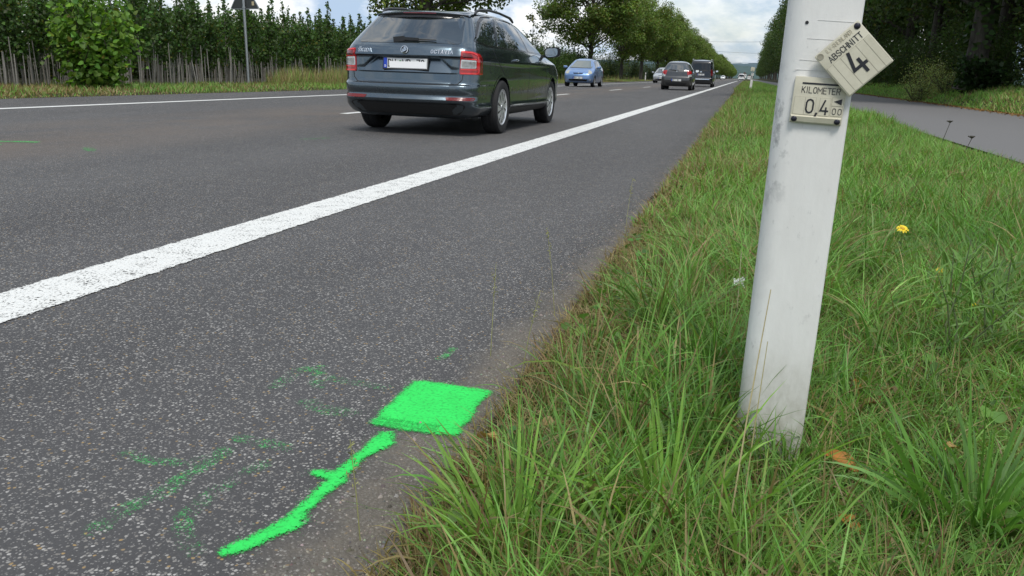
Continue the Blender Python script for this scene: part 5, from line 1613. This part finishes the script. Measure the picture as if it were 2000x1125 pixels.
def estate():
    car = empty('estate_car', (-3.585, 11.27, ROADZ)); car.scale = (.975, .975, .975); tag(car, 'dark grey green estate car seen from behind in the near lane', 'car', 'cars on the road')
    V, faces = car_shell(SK)
    me, bvh = cut_wells(V, faces, [(-1.343, .316, .352, .56), (1.343, .316, .352, .56)])
    me.materials.clear(); me.materials.append(M['paint_grey']); me.materials.append(M['trim'])
    me.polygons.foreach_set('use_smooth', np.ones(len(me.polygons), dtype=bool)); me.set_sharp_from_angle(angle=R(38))
    b = link('body', me, M['paint_grey'], car)
    for y in (-1.343, 1.343):
        for s in (-1, 1): wheel(car, .772, y, .316, s, y * 1.3 + s)
    # arch lips
    for s, rn in ((1, 'right'), (-1, 'left')):
        for y in (-1.343, 1.343):
            pts = [(y + .366 * math.cos(a), .316 + .366 * math.sin(a)) for a in np.linspace(R(-8), R(188), 28)]
            stripe(bvh, pts, rn, .026, .004).build('arch_lip', M['paint_grey'], car, smooth=60)
    # rear window, spoiler
    rw = rpoly([(-.615, 1.012), (.615, 1.012), (.525, 1.325), (-.525, 1.325)], .05)
    patch(bvh, rw, 'rear', .004, .012).build('rear_window', M['glass'], car, smooth=60)
    sp = MB(); xs = np.linspace(-.57, .57, 21)
    for x in xs:
        t = abs(x) / .57; k = .13 * t * t; dz = -.026 * t * t
        sp.v += [(x, -1.58 + k * .3, 1.398 + dz), (x, -1.84 + k, 1.383 + dz), (x, -1.90 + k, 1.370 + dz), (x, -1.905 + k, 1.352 + dz), (x, -1.885 + k, 1.338 + dz), (x, -1.80 + k, 1.315 + dz), (x, -1.60 + k * .3, 1.33 + dz)]
    for i in range(20):
        for j in range(7): sp.f.append((7 * i + j, 7 * i + (j + 1) % 7, 7 * i + 7 + (j + 1) % 7, 7 * i + 7 + j))
    sp.f += [tuple(range(6, -1, -1)), tuple(range(140, 147))]
    so = sp.build('roof_spoiler', M['paint_grey'], car, smooth=30)
    bk = MB(); xs = np.linspace(-.555, .555, 21)
    for x in xs:
        t = abs(x) / .57; k = .13 * t * t; dz = -.026 * t * t
        bk.v += [(x, -1.9085 + k, 1.366 + dz), (x, -1.9095 + k, 1.349 + dz), (x, -1.905 + k, 1.334 + dz), (x, -1.918 + k, 1.318 + dz), (x, -1.922 + k, 1.306 + dz)]
    for i in range(20):
        for j in range(4): bk.f.append((5 * i + j, 5 * i + j + 1, 5 * i + 6 + j, 5 * i + 5 + j))
    bk.build('spoiler_edge', M['gloss_black'], so, smooth=50)
    mb = MB()
    for i in range(8):
        x = -.2 + .4 * i / 7; mb.v += [(x, -1.9115 + .13 * (x / .57) ** 2, 1.360), (x, -1.9135 + .13 * (x / .57) ** 2, 1.350)]
        if i: mb.f.append((2 * i - 2, 2 * i - 1, 2 * i + 1, 2 * i))
    mb.build('brake_light', M['lamp_dark'], so)
    # wiper
    wp = MB().tube([(-.06, -2.272, 1.045), (.12, -2.262, 1.052), (.33, -2.245, 1.048)], [.012, .010, .006], 6)
    wp.box((-.10, -2.272, 1.05), (.13, .02, .055), 0, R(-6)); wp.box((.02, -2.27, 1.055), (.22, .018, .03), 0, R(2))
    wo = wp.build('rear_wiper', M['trim'], car)
    # tail lights
    for s in (-1, 1):
        cr = corner_ray(.5, -2.0, s)
        A = lambda deg: (25 + (deg - 17) * 1.24) * .0065
        tl = rpoly([(A(17), .946), (A(36), .938), (A(59), .905), (A(61), .690), (A(15), .686)], .022)
        lo = patch(bvh, tl, cr, .012, .02, .03).build('tail_light', M['lamp_red'], car, smooth=40)
        patch(bvh, rpoly([(A(17.5), .848), (A(42), .840), (A(42), .758), (A(16.5), .754)], .012), cr, .0155, .006, .02).build('reversing_lamp', M['lamp_clear'], lo, smooth=40)
        patch(bvh, rpoly([(A(18.5), .832), (A(40.5), .826), (A(40.5), .767), (A(18.5), .764)], .01), cr, .0165, .003, .02).build('lamp_bowl', M['lamp_grey'], lo, smooth=40)
        patch(bvh, rpoly([(A(20), .915), (A(34), .905), (A(36), .862), (A(19), .862)], .012), cr, .0150, .004, .02).build('lamp_chamber', M['lamp_dark'], lo, smooth=40)
        patch(bvh, rpoly([(A(51), .885), (A(57), .875), (A(58.5), .71), (A(51), .71)], .012), cr, .0150, .004, .02).build('lamp_chamber', M['lamp_dark'], lo, smooth=40)
        for wd_, pts in ((.014, [(A(18), .932), (A(36), .924), (A(45), .90), (A(47), .80), (A(47), .715), (A(44), .700), (A(17), .700)]), (.012, [(A(18), .858), (A(42), .852), (A(44.5), .83), (A(44.5), .75), (A(42), .742), (A(17), .740)])):
            stripe(bvh, pts, cr, wd_, .0178, .015).build('light_guide', M['lamp_bright'], lo, smooth=60)
        # quarter seam from lamp to bumper, filler flap
    # tailgate seams
    for s in (-1, 1):
        stripe(bvh, [(s * .655, .684), (s * .645, .625), (s * .60, .582), (s * .5, .570)], 'rear', .008, .0015).build('tailgate_seam', M['dark_hole'], car)
    stripe(bvh, [(-.5, .571), (0, .571), (.5, .571)], 'rear', .007, .002).build('tailgate_seam', M['dark_hole'], car)
    stripe(bvh, [(-.60, .868), (0, .868), (.60, .868)], 'rear', .010, .002).build('handle_gap', M['dark_hole'], car)
    # bumper reflectors, lower trim
    for s in (-1, 1):
        patch(bvh, rpoly([(s * .47, .436), (s * .76, .440), (s * .82, .425), (s * .76, .404), (s * .49, .402)], .012), 'rear', .004, .006, .03).build('reflector', M['reflect_red'], car)
    lt = rpoly([(-.70, .345), (-.62, .372), (.62, .372), (.70, .345), (.60, .236), (-.60, .236)], .03)
    patch(bvh, lt, 'rear', .004, .02, .05).build('lower_trim', M['trim'], car, smooth=40)
    stripe(bvh, [(-.60, .345), (.60, .345)], 'rear', .022, .012).build('trim_ridge', M['trim'], car)
    # badge
    bd = empty('badge', (0, -2.362, .935)); bd.parent = car; bd.rotation_euler = (R(84), 0, 0)
    ring = MB(); 
    for q in range(28):
        a = q / 28 * 6.28318
        for rr, zz in ((.043, .0), (.043, .006), (.036, .007), (.036, .001)): ring.v.append((rr * math.cos(a), rr * math.sin(a), zz))
    for q in range(28):
        for j in range(4): ring.f.append((4 * q + j, 4 * q + (j + 1) % 4, 4 * ((q + 1) % 28) + (j + 1) % 4, 4 * ((q + 1) % 28) + j))
    ring.build('badge_ring', M['chrome'], bd, smooth=50)
    MB().prism([(.036 * math.cos(a), .036 * math.sin(a)) for a in np.linspace(0, 6.28318, 25)[:-1]], -.001, .002).build('badge_ground', M['gloss_black'], bd)
    for wing in ([(-.030, -.020), (-.018, -.025), (.024, -.004), (.029, .010), (.016, .004), (-.012, -.008)],
                 [(-.020, .000), (-.010, -.004), (.027, .016), (.020, .026), (.006, .016)], [(-.012, .010), (-.002, .012), (.014, .029), (.002, .033), (-.008, .024)], [(-.026, -.012), (-.018, -.010), (-.020, .012), (-.028, .006)]):
        MB().prism(wing, .0021, .0045).build('winged_arrow', M['chrome'], bd)
    # chrome lettering
    def on_body(mb, x0, z0, name):
        vs = []
        for x, z, h in mb.v:
            q = bvh.ray_cast(Vector((x0 + x, -5, z0 + z)), Vector((0, 1, 0)))[0]
            vs.append((x0 + x, q.y - .0005 - h, z0 + z))
        mb.v = vs; mb.build(name, M['chrome'], car)
    sk = text_mb('SKODA', .036, .0070, 0, .004, gap=.30, sx=1.15)
    ribbon(sk, [(.008, .052), (.019, .043), (.030, .052)], .006, 0, .004)
    on_body(sk, -.585, .905, 'lettering')
    on_body(text_mb('OCTAVIA', .036, .0070, 0, .004, gap=.34, sx=1.15), .300, .905, 'lettering')
    number_plate(car, -2.322, .785, [('DN', -.205), ('MB', -.035), ('70', .135)], cover=True, tilt=5)
    # sides
    for s, rn in ((1, 'right'), (-1, 'left')):
        dlo = rpoly([(-2.08, 1.05), (-1.75, .998), (-.4, .985), (.72, .968), (.88, .98), (.58, 1.15), (.15, 1.335), (-.25, 1.372), (-1.1, 1.372), (-1.45, 1.352), (-1.64, 1.29)], .04)
        tr_ = patch(bvh, dlo, rn, .003, .008, .06).build('window_trim', M['gloss_black'], car, smooth=60)
        panes = [[(-2.02, 1.06), (-1.75, 1.022), (-1.50, 1.016), (-1.14, 1.352), (-1.41, 1.335), (-1.59, 1.278)],
                 [(-1.42, 1.016), (-.23, 1.0), (-.25, 1.355), (-1.06, 1.355)],
                 [(-.12, 1.0), (.72, .988), (.50, 1.14), (.12, 1.318), (-.12, 1.354)]]
        for p in panes: patch(bvh, rpoly(p, .03), rn, .006, .004, .06).build('side_window', M['glass'], car, smooth=60)
        stripe(bvh, [(-1.10, 1.02), (-.98, 1.35)], rn, .022, .0075).build('window_bar', M['gloss_black'], car)
        for pts in ([(-.17, .975), (-.18, .60), (-.19, .30)], [(.86, .955), (.88, .6), (.86, .31)], [(-1.62, .985), (-1.57, .86), (-1.30, .72), (-1.0, .50), (-.97, .33)], [(-.97, .305), (.86, .300)]):
            stripe(bvh, pts, rn, .008, .0012).build('door_seam', M['dark_hole'], car)
        stripe(bvh, [(-.95, .332), (.9, .326)], rn, .014, .004).build('side_trim', M['paint_grey'], car)
        for yh in (-.88, .28):
            x_ = bvh.ray_cast(Vector((3, yh, .868)), Vector((-1, 0, 0)))[0].x
            hm = MB().tube([(s * (x_ - .01), yh - .10, .866), (s * (x_ + .022), yh - .07, .870), (s * (x_ + .026), yh, .872), (s * (x_ + .022), yh + .07, .870), (s * (x_ - .01), yh + .10, .866)], [.010, .013, .014, .013, .010], 8)
            hm.build('door_handle', M['paint_grey'], car, smooth=60)
        mirror_part(car, s, .78, 1.00, 1.015, M['gloss_black'], 1.02)
        rail = [(s * .575, -1.62, 1.365), (s * .572, -1.57, 1.398), (s * .570, -1.44, 1.422), (s * .560, -1.0, 1.452), (s * .550, -.5, 1.452), (s * .555, .0, 1.425), (s * .560, .09, 1.398), (s * .565, .13, 1.375)]
        MB().tube(rail, [.014, .018, .018, .016, .016, .018, .018, .014], 8).build('roof_rail', M['rail'], car, smooth=60)
        sill = rpoly([(-.96, .30), (.97, .295), (.99, .225), (-.98, .225)], .02)
        patch(bvh, sill, rn, .004, .01, .08).build('sill', M['trim'], car, smooth=40)
        # front lamp
        patch(bvh, rpoly([(s * .52, .70), (s * .60, .78), (s * .82, .80), (s * .84, .72), (s * .6, .66)], .03), 'front', .004, .01, .04).build('headlight', M['lamp_clear'], car, smooth=40)
    patch(bvh, rpoly([(-.68, 1.015), (.68, 1.015), (.56, 1.355), (-.56, 1.355)], .06), 'front', .004, .01).build('windscreen', M['glass'], car, smooth=60)
    patch(bvh, rpoly([(-.45, .62), (-.42, .76), (.42, .76), (.45, .62)], .04), 'front', .004, .01).build('grille', M['gloss_black'], car)
    MB().box((0, -.1, .235), (1.35, 3.9, .07)).build('underbody', M['trim'], car)
    fl = rpoly([(-1.80, .86), (-1.62, .865), (-1.63, .72), (-1.79, .71)], .04)
    pp = densify(fl, .04); stripe(bvh, pp + [pp[0]], 'right', .005, .0012).build('fuel_flap_seam', M['dark_hole'], car)
    return car
M['rail'] = plain('roof_rail_black', (.03, .032, .035), .4)
estate()

# ---- the other cars share a plainer builder
def generic(name, label, loc, rz, S, group='cars on the road'):
    car = empty(name, loc, rz); tag(car, label, 'van' if 'van' in name else 'car', group)
    hgt = S['h']
    lv_ = sorted(set(np.round(np.concatenate([np.linspace(.20, S['belt'], 26), np.linspace(S['belt'] + .02, hgt - .12, 9), np.linspace(hgt - .11, hgt, 10)]), 4).tolist()))
    W = S['wd'] / 2; b = S['belt']; hh = hgt
    rf = S['roofhalf']
    P = dict(levels=lv_, N=(10, 7, 26, 10), sw=.014, sr=.012,
      w=[(.20, W * .88), (.26, W * .95), (.4, W * .985), (.6, W), (b - .12, W * .995), (b, W * .95), (b + .08, W * .91), (hh - .14, rf + .02), (hh - .09, rf - .03), (hh - .05, rf - .12), (hh - .02, rf * .6), (hh, rf * .2)],
      yr=S['yr'], yf=S['yf'],
      crr=[(.2, .25), (b, .22), (hh - .1, .16), (hh, .05)], cry=[(.2, .25), (b, .22), (hh - .1, .14), (hh, .06)],
      kr=[(.2, S.get('kr', .07)), (b, S.get('kr', .07)), (hh, .03)],
      cfr=[(.2, .42), (b - .1, .42), (b + .06, .22), (hh - .1, .16), (hh, .05)], cfy=[(.2, .45), (b - .1, .45), (b + .06, .25), (hh - .1, .14), (hh, .06)],
      kf=[(.2, .14), (b, .16), (hh, .04)], tr=[(.2, .03), (b, .04), (hh - .1, .04), (hh, 0)], tf=[(.2, .02), (b, .03), (hh - .1, .05), (hh, 0)])
    V, faces = car_shell(P)
    wb = S['wb'] / 2; wr = S['wr']
    me, bvh = cut_wells(V, faces, [(-wb, wr, wr + .04, W - .33), (wb, wr, wr + .04, W - .33)])
    me.materials.clear(); me.materials.append(S['paint']); me.materials.append(M['trim'])
    me.polygons.foreach_set('use_smooth', np.ones(len(me.polygons), dtype=bool)); me.set_sharp_from_angle(angle=R(38))
    link('body', me, S['paint'], car)
    for y in (-wb, wb):
        for s in (-1, 1): wheel(car, W - .125, y, wr, s, y + s)
    gm = S.get('glass', M['glass'])
    def add(nm, poly, ray, mat, off=.005, r_=.04, th=.012): return patch(bvh, rpoly(poly, r_), ray, off, th, .06).build(nm, mat, car, smooth=60)
    fz0, fz1 = S['fw']; add('windscreen', [(-rf - .08, fz0), (rf + .08, fz0), (rf - .05, fz1), (-rf + .05, fz1)], 'front', gm, .006, .06)
    rz0, rz1 = S['rw']; add('rear_window', [(-S['rwb'], rz0), (S['rwb'], rz0), (S['rwt'], rz1), (-S['rwt'], rz1)], 'rear', S.get('glass', M['glass']) if 'van' in name else M['glass'], .006, .06)
    for s, rn in ((1, 'right'), (-1, 'left')):
        for p in S['side']: add('side_window', p, rn, M['glass'], .005, .04)
        for pts in S['seams']: stripe(bvh, pts, rn, .012, .002).build('door_seam', M['dark_hole'], car)
        my, mx_, mz = S['mirror']; mirror_part(car, s, my, mx_, mz, S.get('mirror_mat', S['paint']), 1.0)
        q = S['lamp']; cr = corner_ray(W - .35, S['lampy'], s)
        for nm, poly, mat, of in S['rearlamps']:
            patch(bvh, rpoly([(a * .0065, z) for a, z in poly], .02), cr, of, .014, .03).build(nm, M[mat], car, smooth=40)
        crf = corner_ray(W - .45, S['hly'], s, 1)
        patch(bvh, rpoly([(a * .0065, z) for a, z in S['headlamp']], .03), crf, .006, .014, .03).build('headlight', S.get('hl_mat', M['lamp_clear']), car, smooth=40)
        x_ = bvh.ray_cast(Vector((3, S['side'][0][0][0], b - .12)), Vector((-1, 0, 0)))[0]
        for yh in S['handles']: MB().box((s * (W * .995), yh, b - .13), (.03, .17, .03)).build('door_handle', S['paint'], car)
    for nm, poly, ray, mat, of in S.get('extra', []): add(nm, poly, ray, M[mat] if isinstance(mat, str) else mat, of, .025)
    MB().box((0, 0, .23), (W * 1.5, (S['yf'][1][1] - S['yr'][1][1]) * .86, .07)).build('underbody', M['trim'], car)
    for sg_, z, txt in S['plates']:
        h = bvh.ray_cast(Vector((0, 5 * sg_, z)), Vector((0, -sg_, 0)))[0]
        number_plate(car, h.y + sg_ * .004, z, txt, sg_)
    if S.get('wiper'):
        x0, z0, x1, z1 = S['wiper']; ra = RAY['rear']
        a = bvh.ray_cast(*ra(x0, z0))[0]; c_ = bvh.ray_cast(*ra(x1, z1))[0]
        MB().tube([a + Vector((0, -.03, 0)), (a + c_) / 2 + Vector((0, -.035, .01)), c_ + Vector((0, -.02, 0))], [.02, .014, .01], 6).build('rear_wiper', M['trim'], car)
    if S.get('ant'):
        y, z = S['ant']; MB().tube([(0, y, z), (0, y - .12, z + .16)], [.008, .004], 5).build('antenna', M['trim'], car)
    for x, y, z, r_, mt in S.get('badges', []):
        h = bvh.ray_cast(Vector((x, 5 * y, z)), Vector((0, -y, 0)))[0]
        MB().lathe([(0, y * .012), (r_ * .7, y * .010), (r_, y * .004), (r_, -.004 * y)], 18, 'Y', (x, h.y, z)).build('badge', M[mt], car)
    return car, bvh

M['paint_blue'] = paint('light_blue_metallic', (.17, .30, .56), .45, .33)
M['paint_dark'] = paint('dark_grey_metallic', (.062, .064, .066), .6, .35)
M['paint_silver'] = paint('silver_metallic', (.50, .52, .54), .55, .33)
M['paint_black'] = paint('blue_black', (.006, .007, .010), .2, .25, .1)
M['paint_white'] = paint('white_paint', (.72, .72, .71), .0, .35)
M['head_yellow'] = plain('yellowed_lamp', (.46, .45, .36), .15, .1, .3, 60, .8)
HATCH = dict(h=1.525, wd=1.675, belt=.98, roofhalf=.56, wb=2.45, wr=.30,
  yr=[(.20, -1.72), (.27, -1.79), (.5, -1.845), (.66, -1.835), (.72, -1.80), (.95, -1.77), (1.02, -1.745), (1.38, -1.50), (1.435, -1.42), (1.475, -1.2), (1.505, -.85), (1.525, -.55)],
  yf=[(.20, 1.82), (.28, 1.93), (.42, 1.985), (.60, 1.975), (.70, 1.93), (.80, 1.80), (.90, 1.55), (.97, 1.30), (1.02, 1.20), (1.40, .38), (1.435, .25), (1.475, .05), (1.505, -.15), (1.525, -.35)],
  fw=(1.01, 1.40), rw=(1.02, 1.37), rwb=.60, rwt=.50,
  side=[[(-1.48, 1.05), (-.95, 1.02), (-.92, 1.40), (-1.25, 1.38)], [(-.88, 1.02), (-.05, 1.005), (-.08, 1.415), (-.86, 1.40)], [(.0, 1.005), (.92, .995), (.40, 1.32), (.02, 1.415)]],
  seams=[[(-.02, 1.0), (-.03, .3)], [(.93, .98), (.92, .32)], [(-.92, 1.0), (-.85, .6), (-.75, .33)]],
  mirror=(.80, .94, 1.03), lamp=0, lampy=-1.42, hly=1.45, rearlamps=[('tail_light', [(12, 1.02), (58, 1.0), (58, .74), (20, .74)], 'lamp_red', .01)],
  headlamp=[(18, .74), (30, .88), (62, .90), (60, .76), (35, .70)], handles=(-.72, .2), plates=[(1, .47, [('BM', -.20), ('70', .03)]), (-1, .47, [('BM', -.20), ('70', .03)])])
J = dict(HATCH); J.update(paint=M['paint_blue'], glass=M['glass_pale'], hl_mat=M['head_yellow'], mirror_mat=M['paint_blue'],
  headlamp=[(14, .70), (24, .80), (52, .93), (60, .86), (50, .72), (30, .67)],
  extra=[('grille', [(-.30, .735), (.30, .735), (.24, .675), (-.24, .675)], 'front', 'gloss_black', .006), ('lower_grille', [(-.52, .40), (.52, .40), (.48, .30), (-.48, .30)], 'front', 'gloss_black', .006),
         ('fog_lamp', [(.60, .40), (.70, .41), (.69, .34), (.61, .33)], 'front', 'lamp_clear', .006), ('fog_lamp', [(-.60, .40), (-.70, .41), (-.69, .34), (-.61, .33)], 'front', 'lamp_clear', .006),
         ('wiper', [(-.58, 1.012), (.60, 1.012), (.60, .985), (-.58, .985)], 'front', 'trim', .012)],
  badges=[(0, 1, .715, .045, 'chrome')], ant=(-.1, 1.52))
generic('hatchback_car', 'light blue small hatchback driving towards the viewer in the far lane', (-8.74, 48.8, ROADZ), math.pi, J)
Y = dict(HATCH); Y.update(paint=M['paint_dark'], wd=1.695,
  rearlamps=[('tail_light', [(4, 1.03), (50, 1.01), (56, .92), (40, .86), (14, .78), (8, .86)], 'lamp_red', .012), ('tail_lamp_base', [(14, .79), (42, .85), (52, .74), (20, .70)], 'lamp_clear', .008)],
  extra=[('lower_trim', [(-.58, .39), (.58, .39), (.50, .25), (-.50, .25)], 'rear', 'trim', .006)], plates=[(-1, .52, [('BN', -.20), ('70', .03)]), (1, .45, [('BN', -.20), ('70', .03)])],
  badges=[(0, -1, .97, .05, 'chrome')], wiper=(.06, 1.02, -.42, 1.06), ant=(-.55, 1.52))
generic('hatchback_car', 'dark grey small hatchback seen from behind between the estate car and the black van', (-3.58, 49.7, ROADZ), 0, Y)
Sv = dict(J); Sv.update(paint=M['paint_silver'], glass=M['glass'], hl_mat=M['lamp_clear'], mirror_mat=M['paint_silver'])
generic('hatchback_car', 'silver small car half hidden behind the dark grey hatchback', (-8.15, 90.5, ROADZ), math.pi, Sv)
M['glass_dark'] = glass('dark_glass', (.006, .008, .009), 1.55, .03)
VAN = dict(glass=M['glass_dark'], h=2.0, wd=1.90, belt=1.12, roofhalf=.74, wb=3.0, wr=.335, paint=M['paint_black'], kr=.05,
  yr=[(.20, -2.28), (.28, -2.36), (.50, -2.40), (.62, -2.39), (.68, -2.35), (1.1, -2.34), (1.2, -2.33), (1.80, -2.20), (1.89, -2.12), (1.95, -1.9), (1.98, -1.5), (2.0, -1.1)],
  yf=[(.20, 2.25), (.3, 2.40), (.6, 2.45), (.85, 2.40), (1.0, 2.25), (1.1, 1.90), (1.2, 1.65), (1.8, .95), (1.9, .75), (1.95, .5), (1.98, .2), (2.0, 0)],
  fw=(1.18, 1.78), rw=(1.16, 1.83), rwb=.73, rwt=.64,
  side=[[(-2.05, 1.2), (-.75, 1.18), (-.78, 1.78), (-1.95, 1.76)], [(-.68, 1.18), (.55, 1.16), (.5, 1.78), (-.68, 1.78)], [(.65, 1.16), (1.5, 1.14), (1.0, 1.6), (.66, 1.76)]],
  seams=[[(.6, 1.1), (.6, .35)], [(-.72, 1.1), (-.72, .35)]], mirror=(1.45, 1.06, 1.20), lamp=0, lampy=-1.95, hly=1.9,
  rearlamps=[('tail_light', [(18, 1.30), (46, 1.28), (48, .84), (18, .84)], 'lamp_dark', .01)],
  headlamp=[(16, .84), (24, .98), (60, 1.02), (60, .86)], handles=(-.5, .8), plates=[(-1, .90, [('DN', -.20), ('70', .03)]), (1, .5, [('DN', -.2), ('70', .03)])],
  extra=[('chrome_strip', [(-.66, .60), (.66, .60), (.66, .54), (-.66, .54)], 'rear', 'chrome', .012), ('lower_trim', [(-.8, .48), (.8, .48), (.72, .28), (-.72, .28)], 'rear', 'trim', .008)],
  badges=[(0, -1, 1.07, .085, 'chrome')], wiper=(.05, 1.17, .50, 1.2))
v, bv = generic('black_van', 'black van with a pale roof edge seen from behind, beside the dark grey hatchback', (-3.30, 70.6, ROADZ), 0, VAN)
for s in (-1, 1): MB().tube([(s * .70, -1.9, 1.95), (s * .69, -1.7, 2.03), (s * .69, 1.0, 2.03), (s * .70, 1.2, 1.93)], .025, 8).build('roof_rail', M['alloy'], v, smooth=60)
for i, (x, y, lb) in enumerate([(-1.2, 262, 'tiny white van at the far end of the road'), (-8.0, 330, 'tiny white car far away in the oncoming lane')]):
    S_ = dict(VAN if i == 0 else HATCH); S_.update(paint=M['paint_white'])
    generic('white_van' if i == 0 else 'hatchback_car', lb, (x, y, ROADZ), math.pi * i, S_)
